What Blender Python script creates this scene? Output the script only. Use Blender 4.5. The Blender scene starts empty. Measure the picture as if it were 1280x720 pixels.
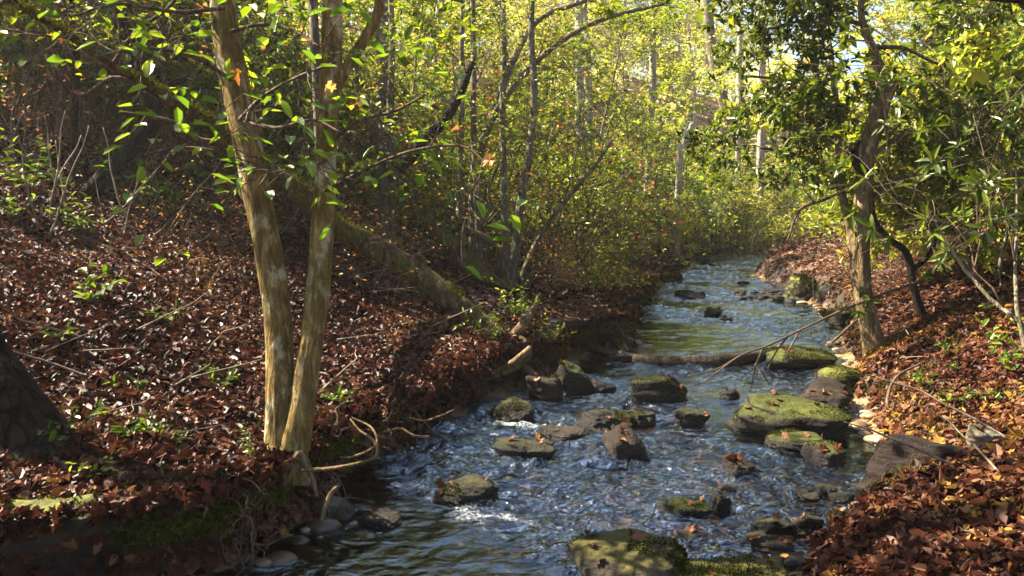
import bpy, bmesh, math
import numpy as np
from mathutils import Vector, Matrix

C = bpy.context.scene.collection
R_ = np.random.default_rng
PI = math.pi

# ------------------------------------------------------------------ camera numbers
F, CAMZ, PITCH = 1060.0, 1.7, math.radians(5.1)
CP, SP = math.cos(PITCH), math.sin(PITCH)


def at(px, py, d):
    """point of the place seen at photo pixel px,py at depth d metres"""
    a, b = (px - 640) / F, (360 - py) / F
    return np.array([a * d, (CP + b * SP) * d, CAMZ + (-SP + b * CP) * d])


def on_z(px, py, z=0.0):
    b = (360 - py) / F
    return at(px, py, (z - CAMZ) / (-SP + b * CP))


# ------------------------------------------------------------------ noise
def _h(ix, iy, iz, seed):
    n = (ix.astype(np.int64) * 374761393 + iy.astype(np.int64) * 668265263 + iz.astype(np.int64) * 2147483647 + seed * 1274126177) & 0xFFFFFFFF
    n = ((n ^ (n >> 13)) * 1274126177) & 0xFFFFFFFF
    n = ((n ^ (n >> 15)) * 2246822519) & 0xFFFFFFFF
    return ((n ^ (n >> 16)) & 0xFFFFFF) / float(0xFFFFFF)


def vnoise(x, y, z=0.0, seed=0):
    x, y, z = np.broadcast_arrays(np.asarray(x, float), np.asarray(y, float), np.asarray(z, float))
    fx, fy, fz = np.floor(x), np.floor(y), np.floor(z)
    tx, ty, tz = x - fx, y - fy, z - fz
    tx, ty, tz = [t * t * t * (t * (t * 6 - 15) + 10) for t in (tx, ty, tz)]
    o = 0
    for i in (0, 1):
        for j in (0, 1):
            for k in (0, 1):
                o = o + _h(fx + i, fy + j, fz + k, seed) * (tx if i else 1 - tx) * (ty if j else 1 - ty) * (tz if k else 1 - tz)
    return o * 2 - 1


def fbm(x, y, z=0.0, seed=0, oct=4, gain=.5):
    o, a = 0, 1.0
    for i in range(oct):
        o = o + a * vnoise(np.asarray(x) * 2 ** i + 17.3 * i, np.asarray(y) * 2 ** i - 9.1 * i, np.asarray(z) * 2 ** i + 3.7 * i, seed + i)
        a *= gain
    return o


def sstep(a, b, x):
    t = np.clip((np.asarray(x, float) - a) / (b - a), 0, 1)
    return t * t * (3 - 2 * t)


# ------------------------------------------------------------------ the lie of the land
LY = [-15, 2.5, 3.0, 3.4, 3.65, 3.95, 4.4, 5.3, 6.2, 7.0, 7.6, 8.2, 9.2, 10.3, 11.5, 13.3, 17.2, 22.6, 28.9, 34, 40, 60, 160]
LX = [-2.6, -2.6, -2.4, -1.85, -1.48, -1.15, -1.0, -.97, -.72, -.5, -.25, .2, .75, 1.28, 1.6, 1.9, 2.76, 4.4, 6.3, 8.5, 12.5, 28, 90]
RY = [-15, 2.5, 3.8, 4.3, 4.7, 5.0, 5.4, 6.2, 7.6, 9.2, 10.3, 13.3, 17.2, 22.6, 28.9, 34, 40, 60, 160]
RX = [.9, 1.0, 1.25, 1.5, 1.95, 2.35, 2.6, 2.75, 3.1, 3.7, 4.05, 5.2, 5.85, 6.5, 8.6, 10.6, 14.2, 29.5, 92]


def Lx(y):
    return np.interp(y, LY, LX) + (.15 * vnoise(np.asarray(y) * 1.7, 3.1, 0, 5) + .06 * vnoise(np.asarray(y) * 6, 1.1, 0, 6)) * np.clip(np.asarray(y) / 6, .5, 2)


def Rx(y):
    return np.interp(y, RY, RX) + .10 * vnoise(np.asarray(y) * 1.7, 8.1, 0, 7) + .05 * vnoise(np.asarray(y) * 5, 2.1, 0, 8)


def land_left(t, y):
    bh = np.interp(y, [0, 4, 9, 14, 20, 40], [.40, .40, .44, .36, .3, .3])
    z = bh + .10 * np.minimum(t, 1.2) + np.interp(t, [0, 1.2, 4, 9, 20, 40, 80], [0, 0, .85, 2.7, 6.8, 10.5, 13])
    z = z + np.interp(y, [0, 36, 60, 90, 160], [0, 0, 4, 5, 5])
    return z


def land_right(t, y):
    bh = np.interp(y, [0, 4.6, 6.0, 9, 20, 40], [.1, .11, .16, .26, .3, .3])
    sl = np.interp(y, [0, 5, 7, 12, 30], [.26, .36, .48, .5, .42])
    z = bh + np.interp(t, [0, .8, 4, 12, 25, 60], [0, .9 * .8, 3.4, 11.0, 22, 34]) * sl
    z = z + np.interp(y, [0, 36, 60, 90, 160], [0, 0, 4, 5, 5])
    return z


def rough(x, y):
    return .06 * fbm(x * .9, y * .9, 0, 21, 3) + .02 * fbm(x * 4, y * 4, 0, 31, 2)


def ground(x, y):
    x = np.asarray(x, float); y = np.asarray(y, float)
    l, r = Lx(y), Rx(y)
    tl, tr = l - x, x - r
    bed = -.24 * sstep(0, .5, np.minimum(-tl, -tr)) + .05 * fbm(x * 1.5, y * 1.5, 0, 41, 3)
    bed = np.where(y > 38, bed + (y - 38) * .25, bed)
    zl = land_left(np.maximum(tl, 0), y) * sstep(-.02, .16, tl)
    zr = land_right(np.maximum(tr, 0), y) * sstep(-.05, .35, tr)
    z = np.where(tl > 0, zl, np.where(tr > 0, zr, bed))
    return z + rough(x, y) * sstep(.05, .4, np.maximum(tl, tr))


def G(x, y):
    return float(ground(np.array([x]), np.array([y]))[0])


def on_ground(px, py, dmin=2.5, dmax=60):
    """where the line of sight through a photo pixel meets the ground"""
    d = np.linspace(dmin, dmax, 4000)
    a, b = (px - 640) / F, (360 - py) / F
    x, y, z = a * d, (CP + b * SP) * d, CAMZ + (-SP + b * CP) * d
    k = np.argmax(z < ground(x, y))
    return np.array([x[k], y[k], z[k]]), d[k]


# ------------------------------------------------------------------ mesh building
def make_mesh(name, V, faces, attrs=None, smooth=True, mats=(), fmat=None):
    V = np.asarray(V, np.float32)
    me = bpy.data.meshes.new(name)
    me.vertices.add(len(V)); me.vertices.foreach_set('co', V.ravel())
    idx = np.concatenate([np.asarray(f, np.int32).ravel() for f in faces])
    tot = np.concatenate([np.full(len(f), np.asarray(f).shape[1], np.int32) for f in faces])
    me.loops.add(len(idx)); me.loops.foreach_set('vertex_index', idx)
    me.polygons.add(len(tot))
    st = np.zeros(len(tot), np.int32); st[1:] = np.cumsum(tot)[:-1]
    me.polygons.foreach_set('loop_start', st)
    if fmat is not None:
        me.polygons.foreach_set('material_index', np.asarray(fmat, np.int32))
    me.polygons.foreach_set('use_smooth', np.full(len(tot), smooth))
    for k, v in (attrs or {}).items():
        a = me.attributes.new(k, 'FLOAT', 'POINT'); a.data.foreach_set('value', np.asarray(v, np.float32))
    for m in mats:
        me.materials.append(m)
    me.update(calc_edges=True)
    return me


def obj(name, me, parent=None, loc=None):
    o = bpy.data.objects.new(name, me); C.objects.link(o)
    if parent is not None: o.parent = parent
    if loc is not None: o.location = [float(v) for v in loc]
    return o


def tag(o, label=None, cat=None, group=None, kind=None):
    if label: o['label'] = label
    if cat: o['category'] = cat
    if group: o['group'] = group
    if kind: o['kind'] = kind
    return o


def thing(name, label, cat, loc=(0, 0, 0), rotz=0., group=None):
    o = bpy.data.objects.new(name, None); C.objects.link(o)
    o.empty_display_size = .1
    o.location = [float(v) for v in loc]; o.rotation_euler = (0, 0, rotz)
    return tag(o, label, cat, group)


def dup(root, loc, rotz=0., scale=1., label=None, group=None, rot=None):
    r = root.copy(); C.objects.link(r)
    r.location = [float(v) for v in loc]
    r.rotation_euler = rot if rot else (0, 0, rotz)
    r.scale = (scale,) * 3 if not hasattr(scale, '__len__') else scale
    if label: r['label'] = label
    if group: r['group'] = group
    for ch in list(root.children):
        c = ch.copy(); C.objects.link(c); c.parent = r
        for g in list(ch.children):
            d = g.copy(); C.objects.link(d); d.parent = c
    return r


def unit(v):
    v = np.asarray(v, float)
    n = np.linalg.norm(v, axis=-1, keepdims=True)
    return v / np.maximum(n, 1e-9)


def smooth_path(P, W, n):
    """Catmull-Rom through points with a width per point"""
    P = np.asarray(P, float); W = np.asarray(W, float)
    A = np.vstack([2 * P[0] - P[1], P, 2 * P[-1] - P[-2]])
    out, w = [], []
    for i in range(len(P) - 1):
        p0, p1, p2, p3 = A[i:i + 4]
        for t in np.linspace(0, 1, n, endpoint=False):
            out.append(.5 * (2 * p1 + (p2 - p0) * t + (2 * p0 - 5 * p1 + 4 * p2 - p3) * t * t + (3 * p1 - p0 - 3 * p2 + p3) * t ** 3))
            w.append(W[i] * (1 - t) + W[i + 1] * t)
    out.append(P[-1]); w.append(W[-1])
    return np.array(out), np.array(w)


def tubes(paths, sides=6, knob=0., seed=0, flat=0.):
    """list of (points, radii) -> verts, [quads, tris]"""
    Vs, Q, T, base = [], [], [], 0
    for ip, (P, r) in enumerate(paths):
        P = np.asarray(P, float); r = np.asarray(r, float); n = len(P)
        tan = unit(np.gradient(P, axis=0))
        up = np.array([1., 0, 0]) if abs(tan[0][0]) < .8 else np.array([0, 1., 0])
        us = []
        for t in tan:
            up = up - t * up.dot(t); up /= max(np.linalg.norm(up), 1e-9); us.append(up)
        U = np.array(us); W = np.cross(tan, U)
        th = np.arange(sides) / sides * 2 * PI
        c, s = np.cos(th), np.sin(th)
        dirs = U[:, None, :] * c[None, :, None] + W[:, None, :] * s[None, :, None]
        rr = np.repeat(r[:, None], sides, 1)
        if knob:
            ln = np.concatenate([[0], np.cumsum(np.linalg.norm(np.diff(P, axis=0), axis=1))])
            rm = max(r.max(), 1e-4)
            A = np.ones((n, 1))
            k = fbm(A * c * 1.3, A * s * 1.3, (ln[:, None] / rm * .30) + 0 * c, seed + ip * 3, 3)
            k2 = fbm(A * c * 5, A * s * 5, (ln[:, None] / rm * .35) + 0 * c, seed + 50 + ip * 3, 2)
            rr = rr * (1 + knob * k + knob * .35 * k2)
        V = P[:, None, :] + dirs * rr[:, :, None]
        Vs.append(V.reshape(-1, 3))
        i = np.arange(n - 1)[:, None] * sides + np.arange(sides)[None]
        j = np.arange(n - 1)[:, None] * sides + (np.arange(sides)[None] + 1) % sides
        Q.append((np.stack([i, j, j + sides, i + sides], -1).reshape(-1, 4) + base))
        Vs.append(P[-1:] + tan[-1:] * r[-1] * .5)
        Vs.append(P[:1] - tan[:1] * r[0] * .3)
        tip = base + n * sides; k = np.arange(sides)
        T.append(np.stack([base + (n - 1) * sides + k, base + (n - 1) * sides + (k + 1) % sides, np.full(sides, tip)], -1))
        T.append(np.stack([base + (k + 1) % sides, base + k, np.full(sides, tip + 1)], -1))
        base += n * sides + 2
    return np.vstack(Vs), [np.vstack(Q), np.vstack(T)]


def tube_mesh(name, paths, mat, sides=6, knob=0., seed=0):
    V, f = tubes(paths, sides, knob, seed)
    return make_mesh(name, V, f, None, True, [mat])


def leaf_mesh(name, P, A, N, L, W, rnd, mat, fold=.24, droop=.24):
    """oval leaves: base point, axis, normal, length, width (arrays)"""
    P = np.asarray(P, float); A = unit(A); N = np.asarray(N, float)
    S = unit(np.cross(N, A)); N = unit(np.cross(A, S))
    L = np.broadcast_to(np.asarray(L, float), (len(P),)); W = np.broadcast_to(np.asarray(W, float), (len(P),))
    tmpl = [(0, 0, 0), (.30, .46, fold), (.70, .40, fold * .8 - droop * .5), (1, 0, -droop), (.70, -.40, fold * .8 - droop * .5), (.30, -.46, fold)]
    V = np.stack([P + A * (a * L)[:, None] + S * (s * W)[:, None] + N * (n * W)[:, None] for a, s, n in tmpl], 1)
    b = np.arange(len(P))[:, None] * 6
    q = np.concatenate([b + np.array([[0, 1, 2, 3]]), b + np.array([[0, 3, 4, 5]])])
    return make_mesh(name, V.reshape(-1, 3), [q], {'rnd': np.repeat(rnd, 6)}, False, [mat])


def lobed_mesh(name, P, A, N, L, rnd, curl, mat, seed=0):
    """dead maple and oak leaves: a lobed outline round a mid point, curled"""
    g = R_(seed)
    P = np.asarray(P, float); A = unit(A)
    S = unit(np.cross(N, A)); N = unit(np.cross(A, S))
    n = len(P)
    ang = np.array([180, 158, 128, 112, 98, 72, 52, 38, 22, 0, -22, -38, -52, -72, -98, -112, -128, -158]) * PI / 180
    rad = np.array([.20, .34, .44, .34, .46, .34, .50, .40, .44, .62, .44, .40, .50, .34, .46, .34, .44, .34])
    m = len(rad)
    r = rad[None] * (1 + .10 * g.standard_normal((n, m))) * L[:, None]
    a = ang[None] + .05 * g.standard_normal((n, m))
    x, y = r * np.cos(a), r * np.sin(a) * (.75 + .35 * g.random((n, 1)))
    d1 = g.random((n, 1)) * 2 * PI
    c = curl[:, None]
    z = c * ((x * np.cos(d1) + y * np.sin(d1)) ** 2) / L[:, None] * 2 + .05 * L[:, None] * g.standard_normal((n, m))
    V = P[:, None] + A[:, None] * x[..., None] + S[:, None] * y[..., None] + N[:, None] * z[..., None]
    V = np.concatenate([P[:, None], V], 1)
    b = np.arange(n)[:, None, None] * (m + 1)
    k = np.arange(m)
    t = np.stack([np.zeros(m, int), 1 + k, 1 + (k + 1) % m], -1)[None] + b
    return make_mesh(name, V.reshape(-1, 3), [t.reshape(-1, 3)], {'rnd': np.repeat(rnd, m + 1)}, False, [mat])


# ------------------------------------------------------------------ materials
class NT:
    def __init__(s, name):
        s.m = bpy.data.materials.new(name); s.m.use_nodes = True
        s.t = s.m.node_tree; s.t.nodes.clear()
        s.out = s.t.nodes.new('ShaderNodeOutputMaterial')

    def n(s, kind, ins=None, **kw):
        nd = s.t.nodes.new('ShaderNode' + kind)
        for k, v in kw.items(): setattr(nd, k, v)
        for k, v in (ins or {}).items():
            sock = nd.inputs[k]
            if hasattr(v, 'is_output'): s.t.links.new(v, sock)
            else: sock.default_value = v
        return nd

    def noise(s, scale, detail=4, rough=.55, vec=None, dist=0.):
        nd = s.n('TexNoise', {'Scale': scale, 'Detail': detail, 'Roughness': rough, 'Distortion': dist})
        if vec is not None: s.t.links.new(vec, nd.inputs['Vector'])
        return nd.outputs['Fac']

    def ramp(s, fac, stops, interp='LINEAR'):
        nd = s.n('ValToRGB'); cr = nd.color_ramp; cr.interpolation = interp
        while len(cr.elements) < len(stops): cr.elements.new(.5)
        for e, (p, c) in zip(cr.elements, stops):
            e.position = p; e.color = (*c, 1) if len(c) == 3 else c
        s.t.links.new(fac, nd.inputs[0]); return nd.outputs[0]

    def step(s, fac, a, b):
        return s.n('MapRange', {'Value': fac, 'From Min': a, 'From Max': b}).outputs[0]

    def mix(s, fac, a, b):
        nd = s.n('Mix', data_type='RGBA')
        for k, v in ((0, fac), (6, a), (7, b)):
            if hasattr(v, 'is_output'): s.t.links.new(v, nd.inputs[k])
            else: nd.inputs[k].default_value = v if k == 0 else (*v, 1)
        return nd.outputs[2]

    def math(s, op, a, b=0.):
        nd = s.n('Math', operation=op)
        for k, v in ((0, a), (1, b)):
            if hasattr(v, 'is_output'): s.t.links.new(v, nd.inputs[k])
            else: nd.inputs[k].default_value = v
        return nd.outputs[0]

    def bump(s, h, strength=.5, dist=.02):
        return s.n('Bump', {'Height': h, 'Strength': strength, 'Distance': dist}).outputs[0]

    def principled(s, **kw):
        nd = s.n('BsdfPrincipled')
        for k, v in kw.items():
            k = {'color': 'Base Color', 'rough': 'Roughness', 'spec': 'Specular IOR Level', 'normal': 'Normal', 'coat': 'Coat Weight', 'coat_rough': 'Coat Roughness'}.get(k, k)
            if hasattr(v, 'is_output'): s.t.links.new(v, nd.inputs[k])
            else: nd.inputs[k].default_value = (*v, 1) if k == 'Base Color' else v
        return nd.outputs[0]

    def done(s, shader):
        s.t.links.new(shader, s.out.inputs[0]); return s.m

    def obj_co(s, scale=(1, 1, 1)):
        tc = s.n('TexCoord'); mp = s.n('Mapping')
        mp.inputs['Scale'].default_value = scale
        s.t.links.new(tc.outputs['Object'], mp.inputs[0]); return mp.outputs[0]

    def pos(s):
        return s.n('NewGeometry').outputs['Position']

    def xyz(s, v):
        return s.n('SeparateXYZ', {0: v}).outputs

    def normal_z(s):
        return s.xyz(s.n('NewGeometry').outputs['Normal'])[2]

    def attr(s, name='rnd'):
        return s.n('Attribute', attribute_name=name).outputs['Fac']


def leaf_material(name, stops, trans=.45, gloss=.06, rough=.35, tint=(1.3, 1.25, .4)):
    s = NT(name)
    col = s.ramp(s.attr(), stops)
    oi = s.n('ObjectInfo').outputs['Random']
    hv = s.n('HueSaturation', {'Hue': s.n('MapRange', {'Value': oi, 'To Min': .487, 'To Max': .513}).outputs[0], 'Value': s.n('MapRange', {'Value': oi, 'To Min': .8, 'To Max': 1.2}).outputs[0], 'Color': col}).outputs[0]
    tr = s.n('Mix', data_type='RGBA', blend_type='MULTIPLY'); tr.inputs[0].default_value = 1
    s.t.links.new(hv, tr.inputs[6]); tr.inputs[7].default_value = (*tint, 1)
    d = s.n('BsdfDiffuse', {'Color': hv}).outputs[0]
    t = s.n('BsdfTranslucent', {'Color': tr.outputs[2]}).outputs[0]
    m1 = s.n('MixShader', {0: trans, 1: d, 2: t}).outputs[0]
    g = s.n('BsdfGlossy', {'Color': (1, .97, .85, 1), 'Roughness': rough}).outputs[0]
    fr = s.n('Fresnel', {'IOR': 1.4}).outputs[0]
    return s.done(s.n('MixShader', {0: s.math('MULTIPLY', fr, gloss / .9), 1: m1, 2: g}).outputs[0])


def bark_material(name, dark, mid, light, moss=0., lichen=0., vs=.22, mosscol=(.07, .085, .018), bump=.6, scale=30, moss_up=False, fissure=.4):
    s = NT(name)
    co = s.obj_co((1, 1, vs))
    a = s.noise(scale, 6, .65, co, .4)
    b = s.noise(scale * .17, 3, .5, s.obj_co())
    col = s.ramp(a, [(.3, dark), (.5, mid), (.72, light)])
    col = s.mix(s.math('MULTIPLY', s.step(b, .4, .7), .6), col, tuple(.55 * v for v in mid))
    if lichen:
        l = s.noise(9, 5, .6, s.obj_co((1, 1, .6)))
        col = s.mix(s.math('MULTIPLY', s.step(l, .62 - .12 * lichen, .70 - .1 * lichen), .85), col, (.40, .35, .20))
    if moss:
        mn = s.noise(5, 5, .62, s.obj_co((1, 1, .5)))
        f = s.step(mn, .62 - .22 * moss, .72 - .18 * moss)
        if moss_up:
            f = s.math('MULTIPLY', f, s.step(s.normal_z(), -.25, .4))
        mc = s.ramp(s.noise(60, 3, .6, s.obj_co()), [(.3, tuple(.45 * v for v in mosscol)), (.7, tuple(1.4 * v for v in mosscol))])
        col = s.mix(s.math('MULTIPLY', f, .9), col, mc)
    wob = s.n('VectorMath', {0: s.obj_co((1, 1, .28)), 1: s.n('VectorMath', {0: s.n('TexNoise', {'Scale': 7., 'Detail': 3.}).outputs['Color'], 1: (.12, .12, .12)}, operation='MULTIPLY').outputs[0]}, operation='ADD').outputs[0]
    fe = s.n('TexVoronoi', {'Vector': wob, 'Scale': scale * .9, 'Randomness': 1.}, feature='DISTANCE_TO_EDGE').outputs['Distance']
    fz = s.step(s.math('ADD', fe, s.math('MULTIPLY', a, .25)), .10, .28)
    col = s.mix(s.math('MULTIPLY', s.math('SUBTRACT', 1., fz), fissure), col, tuple(.35 * v for v in dark))
    a = s.math('ADD', a, s.math('MULTIPLY', fz, fissure))
    h = s.math('ADD', s.math('ADD', a, s.math('MULTIPLY', s.noise(scale * 4, 3, .6, co), .35)), s.math('MULTIPLY', s.noise(scale * .3, 4, .6, s.obj_co((1, 1, .5))), .9))
    return s.done(s.principled(color=col, rough=.85, spec=.10, normal=s.bump(h, bump, .022)))


def rock_material(name, stone, light, moss=.5, mosscol=(.075, .085, .014), wet=.10):
    s = NT(name)
    p = s.pos()
    n1 = s.noise(6, 8, .65, p, .3); n2 = s.noise(38, 5, .7, p)
    col = s.ramp(n1, [(.28, tuple(.45 * v for v in stone)), (.5, stone), (.75, light)])
    col = s.mix(s.math('MULTIPLY', s.step(n2, .5, .75), .5), col, tuple(.4 * v for v in stone))
    # moss grows on upward faces
    mn = s.noise(4.5, 6, .65, p, .2)
    up = s.math('ADD', s.math('MULTIPLY', s.normal_z(), .8), s.math('MULTIPLY', mn, 1.1))
    mf = s.step(up, 1.38 - .6 * moss, 1.55 - .6 * moss)
    mcol = s.ramp(s.noise(22, 6, .7, p), [(.25, tuple(.25 * v for v in mosscol)), (.5, mosscol), (.75, (mosscol[0] * 2.2, mosscol[1] * 1.9, mosscol[2] * 1.6))])
    if moss > 0:
        col = s.mix(s.math('MULTIPLY', mf, min(1, moss * 1.6)), col, mcol)
    z = s.math('ADD', s.xyz(p)[2], s.math('MULTIPLY', s.math('SUBTRACT', s.noise(5, 4, .6, p), .5), .10))
    wf = s.step(z, wet, wet - .07)          # the wet band above the water line
    col = s.mix(s.math('MULTIPLY', wf, .62), col, (.006, .005, .004))
    ro = s.n('MapRange', {'Value': wf, 'To Min': .8, 'To Max': .30}).outputs[0]
    lay = s.noise(7, 4, .6, s.n('Mapping', {0: p, 3: (.35, .35, 5.)}).outputs[0], .3)
    col = s.mix(s.math('MULTIPLY', s.step(lay, .56, .48), .35), col, tuple(.25 * v for v in stone))
    h = s.math('ADD', s.math('ADD', n1, s.math('MULTIPLY', n2, .5)), s.math('MULTIPLY', lay, .35))
    return s.done(s.principled(color=col, rough=ro, spec=.22, normal=s.bump(h, 1., .05)))


# ground
s = NT('forest_floor')
p = s.pos()
v = s.n('TexVoronoi', {'Vector': p, 'Scale': 16., 'Randomness': 1.})
cell = s.xyz(v.outputs['Color'])[0]
litter = s.ramp(cell, [(0, (.016, .007, .005)), (.45, (.055, .02, .012)), (.75, (.11, .045, .025)), (.92, (.2, .10, .055)), (1, (.28, .18, .11))])
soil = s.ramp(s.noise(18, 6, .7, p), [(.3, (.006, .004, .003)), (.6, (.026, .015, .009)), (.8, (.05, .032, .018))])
mossn = s.noise(1.1, 6, .6, p)
mosscol = s.ramp(s.noise(30, 5, .7, p), [(.3, (.02, .022, .005)), (.7, (.10, .11, .025))])
land = s.mix(s.math('MULTIPLY', s.step(mossn, .62, .72), .55), litter, mosscol)
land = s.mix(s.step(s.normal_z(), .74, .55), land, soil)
z = s.xyz(p)[2]
vb = s.n('TexVoronoi', {'Vector': p, 'Scale': 9., 'Randomness': 1.})
bed = s.ramp(s.xyz(vb.outputs['Color'])[0], [(0, (.03, .018, .009)), (.5, (.10, .06, .028)), (.85, (.19, .125, .06)), (1, (.26, .19, .11))])
bed = s.mix(s.math('MULTIPLY', s.step(s.noise(1.6, 5, .6, p), .40, .60), .8), bed, (.30, .19, .075))
col = s.mix(s.step(z, .10, .0), land, bed)
rough_f = s.n('MapRange', {'Value': s.step(z, .14, .03), 'To Min': .8, 'To Max': .3}).outputs[0]
h = s.math('ADD', v.outputs['Distance'], s.math('MULTIPLY', s.noise(40, 4, .7, p), .5))
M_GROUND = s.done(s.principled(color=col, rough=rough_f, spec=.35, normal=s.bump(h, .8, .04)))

# dead leaves: colour by leaf
s = NT('dead_leaf')
col = s.ramp(s.attr(), [(0, (.006, .002, .0013)), (.30, (.022, .0065, .0036)), (.55, (.055, .015, .0075)), (.75, (.092, .031, .013)), (.90, (.14, .060, .027)), (.97, (.19, .10, .05)), (1, (.24, .125, .022))])
d = s.n('BsdfDiffuse', {'Color': col}).outputs[0]
t = s.n('BsdfTranslucent', {'Color': col}).outputs[0]
m1 = s.n('MixShader', {0: .22, 1: d, 2: t}).outputs[0]
g = s.n('BsdfGlossy', {'Color': (1, 1, 1, 1), 'Roughness': .5}).outputs[0]
M_DEAD = s.done(s.n('MixShader', {0: s.math('MULTIPLY', s.n('Fresnel', {'IOR': 1.4}).outputs[0], .022), 1: m1, 2: g}).outputs[0])

# water
s = NT('stream_water')
p = s.pos()
warp = s.n('Mapping'); warp.inputs['Scale'].default_value = (.75, 1.35, 1)
s.t.links.new(p, warp.inputs[0])
w1 = s.noise(4.5, 3, .5, warp.outputs[0], 1.4)
w2 = s.noise(16, 3, .5, warp.outputs[0], 1.0)
hh = s.math('ADD', w1, s.math('MULTIPLY', w2, .30))
nrm = s.n('Bump', {'Height': hh, 'Strength': s.attr('chop'), 'Distance': .16}).outputs[0]
fr = s.n('Fresnel', {'IOR': 2.35, 'Normal': nrm}).outputs[0]
gl = s.n('BsdfGlossy', {'Color': (.78, .91, 1, 1), 'Roughness': .025, 'Normal': nrm}).outputs[0]  # sky blue put into the gloss colour to deepen the reflection
tr = s.n('BsdfTransparent', {'Color': (.60, .50, .34, 1)}).outputs[0]
wat = s.n('MixShader', {0: fr, 1: tr, 2: gl}).outputs[0]
fo = s.n('BsdfDiffuse', {'Color': (.75, .78, .8, 1)}).outputs[0]
fn = s.noise(60, 4, .7, p, .5)
ff = s.math('MULTIPLY', s.step(s.math('ADD', s.attr('foam'), s.math('MULTIPLY', fn, .9)), 1.10, 1.42), .7)
M_WATER = s.done(s.n('MixShader', {0: ff, 1: wat, 2: fo}).outputs[0])

M_BARK_TWIN = bark_material('twin_bark', (.045, .026, .008), (.155, .10, .030), (.40, .29, .10), fissure=.12, moss=.4, lichen=.7, mosscol=(.10, .085, .016), bump=.9, scale=30)
M_BARK_DARK = bark_material('dark_bark', (.004, .003, .002), (.014, .009, .006), (.035, .024, .017), moss=.1, bump=.9, scale=22)
M_BARK_MOSS = bark_material('mossy_bark', (.022, .014, .007), (.085, .055, .026), (.21, .15, .075), moss=.7, lichen=.15, mosscol=(.085, .085, .014), bump=.9, scale=24)
M_BARK_TAN = bark_material('tan_bark', (.05, .032, .015), (.155, .105, .05), (.30, .21, .11), moss=.25, lichen=.25, bump=.7, scale=26)
M_BARK_PALE = bark_material('pale_bark', (.14, .11, .08), (.36, .31, .24), (.60, .55, .46), moss=.12, bump=.5, scale=14)
M_BARK_GREY = bark_material('grey_bark', (.05, .04, .028), (.14, .115, .08), (.26, .22, .16), moss=.35, lichen=.3, bump=.6, scale=26)
M_TWIG = bark_material('twig_bark', (.03, .019, .012), (.09, .06, .037), (.19, .14, .095), bump=.3, scale=40)
M_ROOT = bark_material('root_bark', (.05, .028, .012), (.17, .105, .05), (.36, .26, .14), moss=.15, bump=.6, scale=30)
M_STALK = bark_material('pale_stalk', (.09, .065, .042), (.20, .155, .105), (.34, .28, .21), bump=.3, scale=40)

GREEN_DARK = [(0, (.018, .036, .004)), (.4, (.050, .088, .009)), (.75, (.09, .135, .013)), (1, (.15, .18, .02))]
GREEN_MID = [(0, (.045, .07, .006)), (.45, (.115, .16, .013)), (.8, (.19, .225, .018)), (.95, (.26, .25, .025)), (1, (.32, .19, .03))]
GREEN_GOLD = [(0, (.12, .15, .014)), (.45, (.25, .29, .028)), (.8, (.38, .38, .045)), (1, (.48, .33, .06))]  # yellow-green leaf colour, lightened so the far slopes look brighter lit
M_LEAF_DARK = leaf_material('evergreen_leaf', GREEN_DARK, .42, .05, .5)
M_LEAF_MID = leaf_material('green_leaf', GREEN_MID, .52, .04, .45)
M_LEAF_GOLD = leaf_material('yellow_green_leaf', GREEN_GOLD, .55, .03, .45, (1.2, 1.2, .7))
M_LEAF_PALE = leaf_material('pale_autumn_leaf', [(0, (.20, .21, .05)), (.45, (.38, .38, .12)), (.8, (.52, .48, .19)), (1, (.55, .40, .16))], .55, .03, .5, (1.15, 1.12, .8))  # autumn leaf colour, paled to put the far background glow into it
M_LEAF_BRIGHT = leaf_material('broad_leaf', [(0, (.05, .095, .012)), (.5, (.10, .16, .02)), (1, (.17, .22, .03))], .5, .05, .5)
M_LEAF_BROWN = leaf_material('clinging_dead_leaf', [(0, (.10, .03, .014)), (.5, (.30, .11, .03)), (1, (.45, .26, .09))], .4, .03, .5, (1.1, 1, .8))
M_MOSS = leaf_material('moss', [(0, (.014, .017, .003)), (.6, (.042, .048, .007)), (1, (.095, .098, .015))], .3, .0, .8)

M_ROCK_DARK = rock_material('wet_dark_stone', (.007, .0055, .004), (.020, .0145, .010), .36, (.040, .040, .007))
M_ROCK_MOSS = rock_material('mossy_stone', (.012, .008, .005), (.034, .025, .015), .60, (.048, .056, .006))
M_ROCK_GREEN = rock_material('green_mossy_stone', (.03, .026, .016), (.07, .058, .035), .75, (.095, .10, .014))
M_ROCK_BROWN = rock_material('brown_stone', (.019, .010, .006), (.05, .030, .018), .14)
M_ROCK_PALE = rock_material('pale_stone', (.20, .16, .11), (.36, .30, .22), .3)
M_ROCK_FORE = rock_material('foreground_mossy_stone', (.045, .034, .02), (.13, .10, .06), .52, (.085, .078, .012), .07)

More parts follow.
